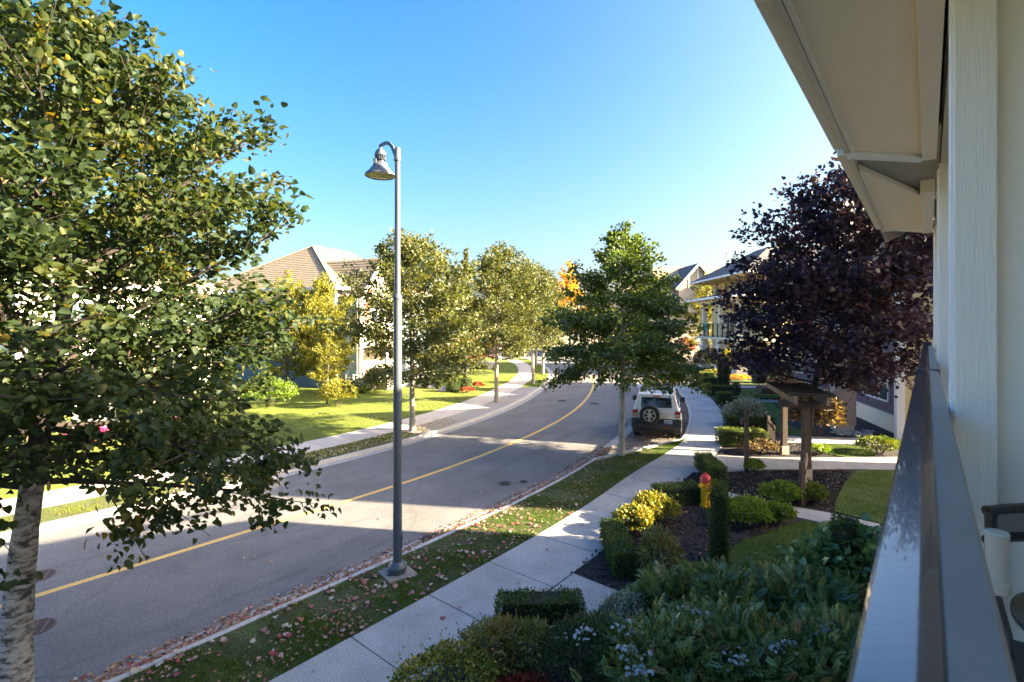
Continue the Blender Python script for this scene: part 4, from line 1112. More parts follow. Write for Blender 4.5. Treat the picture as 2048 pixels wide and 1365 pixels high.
# glazing on the sloped faces
def sl(x, z): return x*( .885 + (.72-.885)*(z-1.10)/.64)   # half width at height
def yb(z): return -2.10 + .12*(z-1.10)/.64
def yf(z): return .90 - .52*(z-1.10)/.64
b = MB(); z0_, z1_ = 1.24, 1.63
b.prism([(-.60,yb(z0_)-.012,z0_),(.60,yb(z0_)-.012,z0_),(.57,yb(z1_)-.012,z1_),(-.57,yb(z1_)-.012,z1_)], (0,.03,0)); b.build('rear_window', M['car_glass'], car, bevel=.008)
b = MB(); b.prism([(-.66,yb(1.2)-.006,1.2),(.66,yb(1.2)-.006,1.2),(.62,yb(1.68)-.006,1.68),(-.62,yb(1.68)-.006,1.68)], (0,.02,0)); b.build('tailgate_panel', M['car_white'], car, bevel=.01)
b = MB(); b.box(-.13,.13,-2.03,-1.98,1.655,1.69); b.build('brake_light', M['tail_red'], car)
b = MB(); b.bar((.1,-2.11,1.24),(.42,-2.09,1.35),.015,.015); b.build('wiper', M['black_metal'], car)
for sg in (-1,1):
    for (ya, yb2) in ((-1.85,-1.2),(-1.05,-.1),(-.02,.62)):
        za, zb2 = 1.2, 1.64
        sh_ = 1 if yb2 < .5 else .75
        b = MB()
        b.prism([(sg*(sl(1,za)+.008),ya,za),(sg*(sl(1,za)+.008),yb2,za),(sg*(sl(1,zb2)+.008),min(yb2,yf(zb2)-.1),zb2),(sg*(sl(1,zb2)+.008),ya+.03,zb2)], (-sg*.03,0,0)); b.build('side_window', M['car_glass'], car)
    b = MB(); b.box(min(sg*.905,sg*.899),max(sg*.905,sg*.899),-.12,-.10,.5,1.1); b.box(min(sg*.905,sg*.899),max(sg*.905,sg*.899),.9,.92,.5,1.1); b.build('door_gap', M['car_plastic'], car)
    b = MB(); b.bar((sg*.92,-.35,1.0),(sg*.92,-.15,1.0),.03,.03); b.build('door_handle', M['car_white'], car, bevel=.006)
    mi = MB(); mi.box(min(sg*.92,sg*1.12),max(sg*.92,sg*1.12),.52,.66,1.12,1.34); mi.build('mirror', M['car_plastic'], car, bevel=.03)
    # flares, tail lamps, mud flap
    for yc in (1.345,-1.345):
        b = MB(); b.tube([(sg*.90,yc+.52*math.cos(math.pi*k/10),.40+.52*math.sin(math.pi*k/10)) for k in range(11)], .062, 8); b.build('fender_flare', M['car_plastic'], car, smooth=True)
        wheel_parts(car, (sg*.80,yc,.40), 'x', sg)
    tl = MB(); tl.box(min(sg*.70,sg*.912),max(sg*.70,sg*.912),-2.165,-2.02,.90,1.14); tlo = tl.build('tail_light', M['tail_red'], car, bevel=.02)
    b = MB(); b.box(min(sg*.72,sg*.89),max(sg*.72,sg*.89),-2.178,-2.16,.95,1.01); b.build('lamp_strip', M['tail_clear'], tlo)
    b = MB(); b.box(min(sg*.66,sg*.93),max(sg*.66,sg*.93),-1.93,-1.90,.22,.50); b.build('mud_flap', M['car_plastic'], car)
    b = MB(); b.box(min(sg*.80,sg*.90),max(sg*.80,sg*.90),-.8,.8,.38,.50); b.build('side_step', M['car_plastic'], car, bevel=.02)
b = MB(); b.box(-.69,.69,-2.18,-2.05,.62,.82); b.build('tailgate_trim', M['car_plastic'], car, bevel=.02)
b = MB(); b.box(-.95,.95,-2.32,-1.98,.46,.66); b.box(-.95,-.70,-2.25,-1.9,.60,.83); b.box(.70,.95,-2.25,-1.9,.60,.83); b.build('rear_bumper', M['car_plastic'], car, bevel=.04)
b = MB(); b.box(.28,.50,-2.335,-2.30,.52,.55); b.build('reflector', M['tail_red'], car)
b = MB(); b.box(-.7,.7,-2.0,1.9,.30,.5); b.build('underbody', M['black'], car)
pl = MB(); pl.box(.30,.61,-2.2,-2.185,.655,.80); plo = pl.build('licence_plate', M['plate'], car)
b = MB()
for k in range(6):
    if k == 3: continue
    b.box(.335+k*.042,.362+k*.042,-2.204,-2.200,.70,.755)
b.build('plate_mark', M['plate_ink'], plo)
wheel_parts(car, (-.24,-2.36,.99), 'y', -1, .39, .25)
b = MB(); b.box(-.36,-.12,-2.25,-2.1,.9,1.08); b.build('spare_bracket', M['black_metal'], car)
rk = MB()
for z in (1.90,1.99):
    rk.tube([(-.56,-1.75,z),(.56,-1.75,z),(.56,.1,z),(-.56,.1,z),(-.56,-1.75,z)], .018, 6)
for x in (-.56,-.28,0,.28,.56): rk.tube([(x,-1.75,1.90),(x,-1.75,1.99)], .014, 6)
for y in (-1.4,-1.0,-.6,-.2): rk.tube([(-.56,y,1.9),(.56,y,1.9)], .014, 6)
for x in (-.58,.58):
    for y in (-1.72,-.8,.05): rk.box(x-.05,x+.05,y-.04,y+.04,1.78,1.92)
rk.build('roof_rack', M['black_metal'], car, smooth=False)
b = MB(); b.prism([(-.72,yf(1.2)+.012,1.2),(.72,yf(1.2)+.012,1.2),(.64,yf(1.66)+.012,1.66),(-.64,yf(1.66)+.012,1.66)], (0,-.03,0)); b.build('windscreen', M['car_glass'], car)
# dark car on the far driveway
cd = thing('parked_car', 'dark blue car parked on the far driveway beside the red maple', 'car', G(948,742)+Vector((0,1.5,0)), R(-62))
b = MB(); b.prism([(-.88,y,z) for y, z in [(-2.2,.4),(-2.25,.85),(-1.7,.95),(1.0,.92),(2.1,.75),(2.2,.4)]], (1.76,0,0)); b.build('body', M['car_dark'], cd, bevel=.05)
b = MB(); b.frustum((-.82,.82,-1.7,1.0),(-.6,.6,-1.2,.2),.92,1.42); b.build('cabin', M['car_glass'], cd, bevel=.05)
for x in (-.8,.8):
    for y in (-1.35,1.35):
        b = MB(); b.lathe([(.32,-.1),(.32,.1)], 20, (x,y,.32), 'x'); b.build('wheel', M['rubber'], cd)

# ------------------------------------------------------------------ drains and covers
def round_grate(name, label, c, r):
    t = thing(name, label, 'drain cover', c)
    b = MB(); b.lathe([(r*.97,-.012),(r*.97,.001),(.01,.0015)], 28); b.build('sump', M['hole'], t)
    b = MB()
    b.lathe([(r,-.01),(r,.006),(r*.9,.006),(r*.9,-.01)], 28); b.build('frame', M['iron'], t)
    n = 8
    for i in range(n):
        y = -r*.85 + 1.7*r*i/(n-1); w = math.sqrt(max(0,(r*.92)**2-y*y))
        b = MB(); b.box(-w,w,y-.014,y+.014,.0025,.0075); o = b.build('bar', M['iron'], t); o.rotation_euler = (0,0,.5)
    for i in range(3):
        x = -r*.5 + r*.5*i; w = math.sqrt((r*.92)**2-x*x)
        b = MB(); b.box(x-.014,x+.014,-w,w,.003,.0082); o = b.build('bar', M['iron'], t); o.rotation_euler = (0,0,.5)
    return t
round_grate('drain_grate', 'round rusty drain grate in the asphalt at the lower left', G(68,1256,-.108), .27)
round_grate('drain_grate', 'round drain grate by the yellow line partly behind the birch-barked trunk', G(75,1153,-.108), .27)
def cover(label, px, py, r):
    t = thing('manhole_cover', label, 'manhole cover', G(px,py,-.108))
    b = MB(); b.lathe([(r,-.01),(r,.004),(r*.88,.004),(r*.86,.001),(.02,.0015)], 28); b.build('lid', M['iron'], t)
    b = MB()
    for i in range(5): b.box(-r*.6,r*.6,-r*.55+i*r*.26,-r*.48+i*r*.26,.0015,.005)
    b.build('lid_pattern', M['iron'], t)
cover('dark round manhole cover left of the yellow line on the bend', 1124, 802, .32)
cover('dark round manhole cover between the yellow line and the tree', 1189, 807.5, .32)
cover('small iron valve cover in the near lane below the yellow line', 1010, 967, .2)
cover('smaller valve lid just right of the other valve cover', 1047, 963.5, .13)
cbp = (S(0,0)*0)
tcb = min(np.arange(15, 45, .05), key=lambda t: (S(t,3.62,-.11)-G(868,1072,-.11)).length)
pA = S(tcb,3.62,-.108); dd = S(tcb+.5,3.62)-S(tcb-.5,3.62)
cb_ = thing('drain_grate', 'rectangular gutter drain grate with slanted bars next to the kerb', 'drain cover', pA, math.atan2(dd.y,dd.x))
b = MB(); b.box(-.34,.34,-.19,.17,-.02,.004); b.build('sump', M['hole'], cb_)
b = MB(); b.box(-.36,-.33,-.2,.18,0,.011); b.box(.33,.36,-.2,.18,0,.011); b.box(-.33,.33,-.2,-.175,0,.011); b.box(-.33,.33,.155,.18,0,.011); b.build('frame', M['iron'], cb_)
for i in range(8):
    x = -.27+i*.077
    b = MB(); b.bar((x-.05,-.17,.007),(x+.05,.15,.007),.034,.006); b.build('bar', M['iron'], cb_)

# ------------------------------------------------------------------ garden woodwork
PA_, PB_ = Vector((9.9,18.3,0)), Vector((8.97,15.35,0))
pg = thing('pergola', 'dark brown timber garden arbour over the front path', 'pergola', (0,0,0))
dv = (PA_-PB_).normalized(); pv = Vector((dv.y,-dv.x,0))
for p in (PA_,PB_):
    b = MB(); b.bar(p+Vector((0,0,-.1)), p+Vector((0,0,.30)), .26,.26); b.build('footing', M['concrete'], pg)
    b = MB(); b.bar(p+Vector((0,0,.28)), p+Vector((0,0,2.30)), .18,.18); b.build('post', M['brown_wood'], pg, bevel=.008)
    b = MB(); b.bar(p-pv*.75+Vector((0,0,2.26)), p+pv*.75+Vector((0,0,2.26)), .10,.2); b.build('cross_arm', M['brown_wood'], pg, bevel=.006)
for s in (-.42,.42):
    b = MB(); b.bar(PB_-dv*.75+pv*s+Vector((0,0,2.47)), PA_+dv*.75+pv*s+Vector((0,0,2.47)), .09,.24); b.build('beam', M['beam_wood'], pg, bevel=.006)
n = 11
for i in range(n):
    c = (PB_-dv*.65).lerp(PA_+dv*.65, i/(n-1)) + Vector((0,0,2.64))
    b = MB(); b.bar(c-pv*.62, c+pv*.62, .045,.09); b.build('slat', M['slat_wood'], pg)
pf = thing('picket_fence', 'low dark picket fence beside the arbour post', 'fence', (0,0,0))
fa, fb = G(1537,887), PA_+Vector((-.22,.15,0))
b = MB(); b.bar(fa, fa+Vector((0,0,1.08)), .1,.1); b.build('post', M['brown_wood'], pf)
for z in (.3,.85):
    b = MB(); b.bar(fa+Vector((0,0,z)), fb+Vector((0,0,z)), .04,.07); b.build('rail', M['brown_wood'], pf)
for i in range(1,8):
    p = fa.lerp(fb, i/8); b = MB(); b.bar(p+Vector((-.03,-.03,.08)), p+Vector((-.03,-.03,.98)), .05,.022); b.build('picket', M['brown_wood'], pf)
wp = thing('wooden_post', 'slim brown wooden post with a slanted arm in the mulch', 'post', G(1493,942))
b = MB(); b.box(-.055,.055,-.055,.055,-.1,1.95); b.build('post', M['brown_wood'], wp, bevel=.006)
b = MB(); b.prism([(-.17,-.07,1.50),(-.17,-.07,1.66),(.02,-.07,1.86),(.02,-.07,1.70)], (0,.14,0)); b.build('arm', M['brown_wood'], wp)
rfn = thing('rail_fence', 'short split rail fence leading from the path to the arbour', 'fence', (0,0,0))
q0, q1 = G(1604,1010), Vector((8.55,14.7,0))
for p, hgt in ((q0,1.12),(q0.lerp(q1,.55),1.2),(q1,1.25)):
    b = MB(); b.bar(p+Vector((0,0,-.1)), p+Vector((0,0,hgt)), .11,.11); b.build('post', M['brown_wood'], rfn, bevel=.008)
for z in (.45,.92):
    b = MB(); b.tube([q0+Vector((.06,0,z)), q0.lerp(q1,.5)+Vector((.08,0,z+.04)), q1+Vector((.05,0,z))], [.05,.06,.045], 6); b.build('rail', M['beam_wood'], rfn)

# left front-garden bits
gw_ = thing('garden_wall', 'low grey block wall before the blue house porch', 'wall', G(719,783))
for r_ in range(4):
    for c_ in range(5):
        x = -.85 + c_*.36 + (.18 if r_ % 2 else 0)
        b = MB(); b.box(x, x+.345, -.12, .12, r_*.2, r_*.2+.19); b.build('block', M['concrete'], gw_, bevel=.01)
def adirondack(label, px, py, m):
    t = thing('garden_chair', label, 'chair', G(px,py)+Vector((0,0,.5)), R(-30))
    b = MB()
    for i in range(5):
        x = -.28+i*.14; zt = 1.0-.05*abs(i-2)**1.5
        b.prism([(x-.06,.25,.35),(x+.06,.25,.35),(x+.06,.5,zt),(x-.06,.5,zt)], (0,.03,0))
    b.build('backrest', m, t)
    b = MB(); b.box(-.32,.32,-.35,.28,.32,.36); b.build('seat', m, t)
    for sx_ in (-.36,.36):
        b = MB(); b.box(sx_-.06,sx_+.06,-.4,.35,.55,.58); b.build('arm', m, t)
        for y in (-.35,.3):
            b = MB(); b.box(sx_-.04,sx_+.04,y-.04,y+.04,-.45,.55); b.build('leg', m, t)
adirondack('white slatted garden chair behind the low block wall', 707, 778, M['white'])
adirondack('cream slatted garden chair right of the white garden chair', 728, 779, M['cream_siding'])
for lab, px, py, r in (('pale edging boulder left of the other two boulders by box balls',845,774,.55),('pale edging boulder between two others under the box balls',868,778,.55),('pale edging boulder nearest the sidewalk under the box balls',891,783,.6)):
    rs = np.random.default_rng(px)
    b = MB(); b.lathe([(r*.9,-.05),(r,.08),(r*.62,.26),(r*.12,.42)], 9)
    for i in range(len(b.v)): b.v[i] = Vector((b.v[i].x*rs.uniform(.8,1.15), b.v[i].y*.7*rs.uniform(.8,1.1), b.v[i].z))
    o = b.build('boulder', M['rock'], None, bevel=.02); o.location = G(px,py); tag(o, lab, 'boulder', 'boulders edging the box ball bed')
# for sale sign
fsn = thing('sale_sign', 'black FOR SALE sign with white header on the far lawn', 'sign', G(1012,727)+Vector((0,0,0)), R(6))
b = MB(); b.box(-.72,-.62,-.05,.05,-.1,1.95); b.build('post', M['white'], fsn)
b = MB(); b.box(-.62,.78,-.04,.04,1.75,1.87); b.build('header', M['white'], fsn)
b = MB(); b.box(-.52,.62,-.025,.025,.42,1.70); brd = b.build('board', M['sign_black'], fsn)
b = MB(); b.box(-.46,.56,-.032,-.0255,.50,1.22); b.build('printed_panel', M['sign_photo'], brd)
fc = bpy.data.curves.new('lettering', 'FONT'); fc.body = 'FOR SALE'; fc.size = .27; fc.align_x = 'CENTER'; fc.extrude = .004
fo2 = bpy.data.objects.new('tmp', fc); col.objects.link(fo2)
bpy.context.view_layer.update()
lm_ = bpy.data.meshes.new_from_object(fo2.evaluated_get(bpy.context.evaluated_depsgraph_get()))
bpy.data.objects.remove(fo2)
lm_.materials.clear(); lm_.materials.append(M['sign_white']); lm_.name = 'lettering'
lo = bpy.data.objects.new('lettering', lm_); col.objects.link(lo); lo.parent = brd
lo.matrix_local = Matrix.Translation((.05,-.034,1.38)) @ Matrix.Rotation(R(90),4,'X')

# ------------------------------------------------------------------ trees
def cone(r, p=.7, bot=.75):   # broad below, narrowing upwards
    return lambda u: r*((bot + (1-bot)*min(u/.25,1))*(1 - max(0,(u-.2)/.8)**(1/p)*.82))
def oval(r): return lambda u: r*(.55+.45*math.sin(math.pi*min(1,u*.9+.12)))*(1 if u < .75 else 1-(u-.75)*1.8)
T0P = (-5.55,5.62,0)
tree('street_tree', 'large leafy street tree with blotched pale trunk filling the left foreground', T0P, 7.95, 2.85, cone(2.72,.42,1.0), 84, 46000, .080, LINDEN, M['lf_front'], M['bark_birch'],
     tr=.18, seed=11, elev=(0,60), droop=.22, subs=3.4, singles=300, jit=.12, topfrac=.93, tpow=.75, lr=.20, tufts=7, tspread=.085, lean=(.36,.1), leansat=.62, brm=M['dark_bark'])
tree('street_tree', 'green street tree with slim trunk beside the parked silver wagon', tuple(G(1243,910)), 7.9, 3.05, cone(2.75,.75,.95), 66, 27000, .125, OVATE, M['lf_green'], M['bark_pale'],
     tr=.105, seed=5, elev=(-4,64), droop=.3, jit=.17, group=None, tufts=7, tspread=.10)
st_grp = 'street trees along the far sidewalk'
for lab, px, py, H, z0, r, n, sd in (
  ('olive green street tree just right of the lamp post, nearest across the road', 825,862, 8.1,2.4,3.3,32000,21),
  ('olive street tree with forked pale trunk at the gravel strip end', 993,805, 9.0,2.9,2.9,28000,22),
  ('olive street tree on the kerb point, right of the forked one', 1066,768, 9.2,3.1,2.8,20000,23),
  ('slim trunked street tree on the grass tip nearest the bend', 1086,749, 9.4,3.0,2.7,12000,24),
  ('street tree standing behind the grass tip trees', 1072,731, 9.6,3.0,2.7,10000,25),
  ('farthest pale trunked street tree by the sale sign lawn', 1048,716, 10,3.2,2.8,10000,26)):
    tree('street_tree', lab, tuple(G(px,py)), H, z0, oval(r), 60, n, .14 if py > 760 else .18, QUAD, M['lf_street'], M['bark_pale'], tr=.13, seed=sd, group=st_grp, elev=(2+(sd%3)*5,60+(sd%2)*6), droop=.2, jit=.2, twigs=False, lean=(.5*math.sin(sd*2.1),.4*math.cos(sd*1.7)), tufts=5, tspread=.13)
tree('maple_tree', 'dark purple leaved maple beside the white townhouse eaves', (9.50,16.2,0), 9.0, 2.95, lambda u: 3.3*(.62+.38*math.sin(math.pi*min(1,u*.8+.15)))*(1 if u < .86 else .8), 84, 34000, .125, MAPLE, M['lf_purple'], M['dark_bark'], tr=.115, seed=31, elev=(8,58), droop=.14, lean=(1.0,-1.7), jit=.2, tufts=6, tspread=.12, subs=3.4, leansat=.8, leanpow=2.2)
tree('hornbeam_tree', 'golden upright tree before the blue house', tuple(G(645,790)), 7.3, .9, oval(3.0), 62, 28000, .12, QUAD, M['lf_gold'], M['bark'], tr=.10, seed=41, elev=(22,78), droop=-.2, jit=.10, twigs=False)
tree('hornbeam_tree', 'golden green tree left of the upright golden one', (-14.9,33.4,0), 7.6, 1.0, oval(2.6), 40, 12000, .13, QUAD, M['lf_gold'], M['bark'], tr=.12, seed=42, elev=(25,76), droop=0, jit=.12, twigs=False)
tree('young_tree', 'small airy yellow green tree at the lawn edge under the golden one', (-10.9,29.6,0), 3.9, 1.0, oval(1.0), 22, 3600, .10, QUAD, M['lf_gold'], M['bark'], tr=.05, seed=43, elev=(20,70), droop=0, jit=.08, twigs=False)
tree('maple_tree', 'small red maple above the box balls', tuple(G(932,752)), 3.5, 1.5, oval(1.9), 26, 7000, .12, QUAD, M['lf_red'], M['bark'], tr=.07, seed=44, elev=(8,45), droop=.2, jit=.10, twigs=False)
tree('maple_tree', 'second red maple right behind the small one', tuple(G(968,744)), 3.7, 1.5, oval(1.5), 22, 5000, .12, QUAD, M['lf_red'], M['bark'], tr=.06, seed=45, elev=(8,45), droop=.2, jit=.10, twigs=False)
tree('autumn_tree', 'bright yellow autumn tree beyond the bend', (9.9,86,0), 14.8, 3.5, oval(3.6), 46, 12000, .24, QUAD, M['lf_yellowtree'], M['bark'], tr=.2, seed=46, elev=(15,72), droop=.1, jit=.22, twigs=False)
tree('autumn_tree', 'golden tree between the cream townhouse and the gabled house', (24.6,64,0), 10.6, 1.5, oval(2.8), 40, 9000, .2, QUAD, M['lf_gold'], M['bark'], tr=.16, seed=47, elev=(15,72), droop=.1, jit=.2, twigs=False)
tree('poplar_tree', 'tall narrow golden green tree behind the street trees', (-5.6,60,0), 13.4, 2, oval(1.9), 46, 9000, .2, QUAD, M['lf_street'], M['bark'], tr=.16, seed=48, elev=(45,82), droop=-.1, jit=.14, twigs=False)
tree('conifer_tree', 'dark narrow conifer between the box balls and the lamp post', tuple(G(893,748)), 3.6, .2, cone(.8,.9,.9), 40, 5000, .10, QUAD, M['lf_dark'], M['dark_bark'], tr=.06, seed=49, elev=(0,40), droop=.3, jit=.07, twigs=False)
bk = [(-2,78,11,3.0,'lf_street','broad olive tree far behind the sale sign'),(4,96,10.5,3.4,'lf_green','rounded green tree past the road end, left of the yellow tree'),
      (15.5,90,11,3.2,'lf_gold','pale golden tree right of the bright yellow tree'),(19,80,9.5,3.0,'lf_green','dark green tree behind the near street tree crown'),
      (-10,70,10,3.0,'lf_green','green tree behind the box ball garden'),(-14,58,9.5,2.8,'lf_street','olive tree behind the blue house gable'),
      (10,110,9,3.2,'lf_lime','light green low tree at the far road end'),(24,92,11,3.2,'lf_street','olive tree behind the half timbered gables'),
      (-3,112,10,3.4,'lf_gold','golden tree at the far left of the road end')]
for i, (x, y, H, r, lm, lab) in enumerate(bk):
    tree('background_tree', lab, (x,y,0), H, 1.6, oval(r), 34, 6500, .26, QUAD, M[lm], M['bark'], tr=.17, seed=60+i, group='trees beyond the bend', elev=(12,70), droop=.1, jit=.24, twigs=False)
n = 26000
wx = rng.uniform(-210, 210, n); wy = 170 + rng.normal(size=n)*7 - np.abs(wx)*.12
hh_ = 7.5 + 2.5*np.sin(wx*.13) + 1.8*np.sin(wx*.41+1) + 1.2*np.sin(wx*.9)
pos = np.stack([wx, wy, hh_*rng.random(n)**.75], 1)
o = leafobj('woodland', leafmesh('woodland', M['lf_street'], pos, rdir(n), rdir(n)+np.array([0,-.5,.6]), rng.uniform(1.0,1.9,n), QUAD, rng.random(n)))
tag(o, 'distant belt of olive woodland along the horizon', 'woodland')

# ------------------------------------------------------------------ hedges, columns, shrubs
hg = 'clipped box hedges along our sidewalk'
def HG(lab, c, L, W, H, rot=0, sd=1, dens=1500, ls=.035, notch=None): clipped('hedge', lab, c, L, W, H, M['lf_box'], rot, dens, ls, 'hedge', sd, hg, notch=notch)
HG('clipped box hedge nearest the camera with a dip in its top', (.44,7.93,0), 1.36, .44, .42, R(2), 1, 2600, .030, (.08,.25,.045))
HG('clipped box hedge running along the sidewalk below the golden shrubs', (2.14,10.15,0), 1.75, .46, .46, R(88), 2, 2200, .033)
HG('clipped box hedge block left of the fire hydrant', (4.36,13.3,0), 1.25, .55, .45, R(12), 3, 1800)
HG('sunlit clipped box hedge just above the fire hydrant', (6.2,15.7,0), 1.9, .5, .48, R(84), 4, 1700)
HG('large square box hedge left of the slim wooden post', (9.0,19.7,0), 1.75, .9, .58, R(-4), 5, 1300, .04)
HG('box hedge behind the large square one', (10.7,22.7,0), 2.1, .5, .55, R(-6), 6, 1300, .04)
HG('small box hedge cube by the bending sidewalk', (12.75,30.0,0), 1.0, .9, .66, R(-10), 7, 1000, .045)
HG('box hedge under the twin cypress columns', (14.0,33.7,0), 1.55, .9, .62, R(-8), 8, 900, .05)
HG('farthest box hedge beside the sidewalk bend', (14.9,37.9,0), 1.1, .8, .72, R(-8), 9, 900, .05)
HG('pale low hedge in front of the tapered columns', (16.6,43.5,0), 1.8, .7, .6, R(-8), 10, 800, .05)
cg = 'clipped evergreen columns'
def COL(lab, c, d, H, sd, dens=1500, ls=.035, m='lf_cyp', taper=.95): clipped('column_shrub', lab, c, d, d, H, M[m], 0, dens, ls, 'shrub', sd, cg, True, taper)
COL('tall clipped box column right beside the fire hydrant', tuple(G(1437,1122)), .37, 1.56, 21, 3000, .032, 'lf_box', .92)
COL('twiggy clipped column amid the broad leaved shrub by the rail', tuple(G(1687,1225)), .38, 1.55, 22, 2200, .034, 'lf_cyp', .95)
COL('dark cypress column above the box hedges, standing alone', tuple(G(1473,829)), .42, 1.65, 23, 1300, .05, 'lf_cyp', .85)
COL('left one of the twin cypress columns', tuple(G(1441,770)), .47, 2.05, 24, 1000, .06, 'lf_cyp', .8)
COL('right one of the twin cypress columns', tuple(G(1452.5,772)), .50, 2.15, 25, 1000, .06, 'lf_cyp', .8)
COL('broad bright green clipped cedar by the cream townhouse window', tuple(G(1523,766)), 1.25, 2.4, 26, 700, .07, 'lf_lime', .92)
def V(p): return tuple(p)
shrub('variegated_shrub', 'golden variegated shrub nearest the fire hydrant', V(G(1312,1043)), .46,.42,.62, M['lf_varieg'], 2600,.065, OVATE, seed=1)
shrub('variegated_shrub', 'golden variegated shrub touching the sidewalk above the hedge', V(G(1268,1068)), .40,.38,.56, M['lf_varieg'], 2200,.065, OVATE, seed=2)
shrub('autumn_shrub', 'yellow green arching shrub beside the sidewalk hedge', V(G(1316,1150)), .40,.36,.78, M['lf_autumnshrub'], 1500,.10, LANCE, seed=3, up=-.1, spread=.5)
lg = 'lime green spirea mounds'
for lab, px, py, rx, h_, n, sd in (('broad lime spirea mound right of the box column',1492,1046,.52,.52,4200,4),('lime spirea mound at the end of the broad one',1556,1045,.32,.42,2200,5),('lime spirea mound left of the rail fence post',1563,1006,.46,.52,3200,6),('darker spirea mound right of the rail fence post',1624,1006,.32,.46,1900,7),('small green tuft at the foot of the slim wooden post',1507,944,.27,.36,1200,8)):
    shrub('spirea_shrub', lab, V(G(px,py)), rx, rx*.85, h_, M['lf_lime'] if sd != 7 else M['lf_box'], n, .055, OVATE, seed=sd, group=lg)
shrub('ground_shrub', 'low brown green shrub below the picket fence', V(G(1518,906)), .6,.5,.42, M['lf_brown'], 1800,.07, seed=9)
shrub('white_edged_shrub', 'cream edged dogwood behind the lone cypress column', V(G(1490,852)), .85,.7,1.15, M['lf_white'], 3800,.09, OVATE, seed=10)
shrub('hydrangea_shrub', 'brown leaved hydrangea in front of the shingled pier', V(G(1637,874)), .95,.8,1.7, M['lf_brown'], 3000,.13, OVATE, seed=11)
shrub('ground_shrub', 'green spreading shrub at the end of the narrow path by the rail', V(G(1760,908)), .65,.5,.62, M['lf_box'], 2600,.07, seed=12)
shrub('ground_shrub', 'yellowing tuft beside the small lawn behind the rail fence', V(G(1637,908)), .35,.3,.3, M['lf_lime'], 900,.06, seed=13)
shrub('ground_shrub', 'low green cover beyond the second path', V(G(1515,797)), 1.3,1.0,.45, M['lf_rhodo'], 3200,.10, OVATE, seed=14)
shrub('grey_shrub', 'grey green loose shrub left of the arbour top', V(G(1545,790)), 1.1,.9,1.9, M['lf_grey'], 3600,.10, OVATE, seed=15)
shrub('rose_shrub', 'tall golden shrub at the tapered column', V(G(1452,755)), .75,.7,2.2, M['lf_gold'], 2600,.13, seed=16)
shrub('dark_shrub', 'dark brownish shrub left of the golden shrub', V(G(1413,749)), 1.0,.9,2.5, M['lf_dark'], 3200,.13, seed=17)
shrub('flower_bed', 'orange flowers at the foot of the tapered column', V(G(1475,760)), .9,.7,.4, M['orange_fl'], 1200,.10, seed=18, cat='flowers')
shrub('ground_shrub', 'bright yellow green tuft by the far sidewalk bend', V(G(1425,752)), .7,.5,.5, M['lf_gold'], 1200,.10, seed=19)
shrub('red_shrub', 'red leaved shrub glimpsed behind the near street tree', (25.5,74,0), 1.2,1.0,2.6, M['lf_red'], 1800,.2, seed=20)
# near planting
for lab, px, py, rx, h_, n, sd, sing in (
  ('mahonia shrub at the lower right beside the rail', 1640,1420,.85,.95,4200,31,90),
  ('mahonia shrub in the middle of the near planting', 1480,1400,.85,.95,4200,32,90),
  ('mahonia shrub left of the middle near the juniper', 1330,1400,.75,.90,3600,33,90),
  ('mahonia shrub behind the middle one, bordering the small lawn', 1450,1260,.75,.85,3800,34,60),
  ('mahonia shrub right behind, under the twiggy column', 1610,1275,.80,.85,3800,35,60),
  ('mahonia shrub back left, touching the path', 1335,1262,.55,.75,2800,36,40)):
    shrub('mahonia_shrub', lab, V(G(px,py)), rx, rx*.8, h_, M['lf_mahonia'], n//2, .16, PINNATE, seed=sd, singles=sing, spread=.55, lumps=.3, outward=.75, up=.35, group='mahonia shrubs in the near planting')
sg_ = 'silvery seed heads above the mahonia'
for i, (px, py, Yd) in enumerate(((1255,1252,6.9),(1383,1222,7.2),(1158,1268,6.8),(1560,1292,6.3),(1475,1322,6.0),(1262,1300,6.2),(1640,1262,6.6),(1280,1345,5.7))):
    p = A(px, py, (CH-1.0-.03*(i % 3))*F/(py-HY))
    t = thing('silver_sprig', ['pale silvery sprig left of the tallest one','tallest pale silvery sprig over the mahonia middle','pale silvery sprig over the juniper','pale silvery sprig at the lower right','pale silvery sprig low in the middle','silvery sprig with reddish leaf left of middle','dry silvery sprig nearest the rail','lowest silvery sprig at the bottom edge'][i], 'plant sprig', (p.x,p.y,0), 0, sg_)
    b = MB(); b.tube([(0,.05,.2),(.01,.02,p.z*.6),(0,0,p.z)], .005, 5); b.build('stem', M['stem'], t)
    n = 24; ps = np.stack([rng.normal(size=n)*.09, rng.normal(size=n)*.06, p.z+rng.normal(size=n)*.04], 1)
    ax = unit(np.stack([rng.normal(size=n), rng.normal(size=n), rng.normal(size=n)*.3-.2], 1))
    leafobj('foliage', leafmesh('foliage', M['lf_silver'], ps, ax, np.tile([0,0,1.],(n,1))+rng.normal(size=(n,3))*.3, rng.uniform(.035,.075,n), OVATE, rng.random(n)), t)
shrub('rhododendron_shrub', 'broad leaved pale green shrub around the twiggy column by the rail', V(G(1700,1215)), .80,.6,1.2, M['lf_rhodo'], 2100,.15, OVATE, seed=41, singles=200, spread=.5, outward=.9, up=-.05)
shrub('golden_shrub', 'golden green boxwood at the bottom beside the sidewalk', V(G(893,1420)), .56,.5,.62, M['lf_varieg'], 5200,.038, OVATE, seed=42, varbias=-.1)
shrub('autumn_shrub', 'reddish brown shrub between the golden boxwood and the near hedge', V(G(985,1345)), .42,.38,.62, M['lf_autumnshrub'], 1500,.085, LANCE, seed=43, spread=.5, varbias=0)
shrub('autumn_shrub', 'pale green lance leaved plant in front of the near hedge', V(G(1050,1340)), .36,.32,.58, M['lf_autumnshrub'], 1100,.11, LANCE, seed=44, up=.1, spread=.5, varbias=-.15)
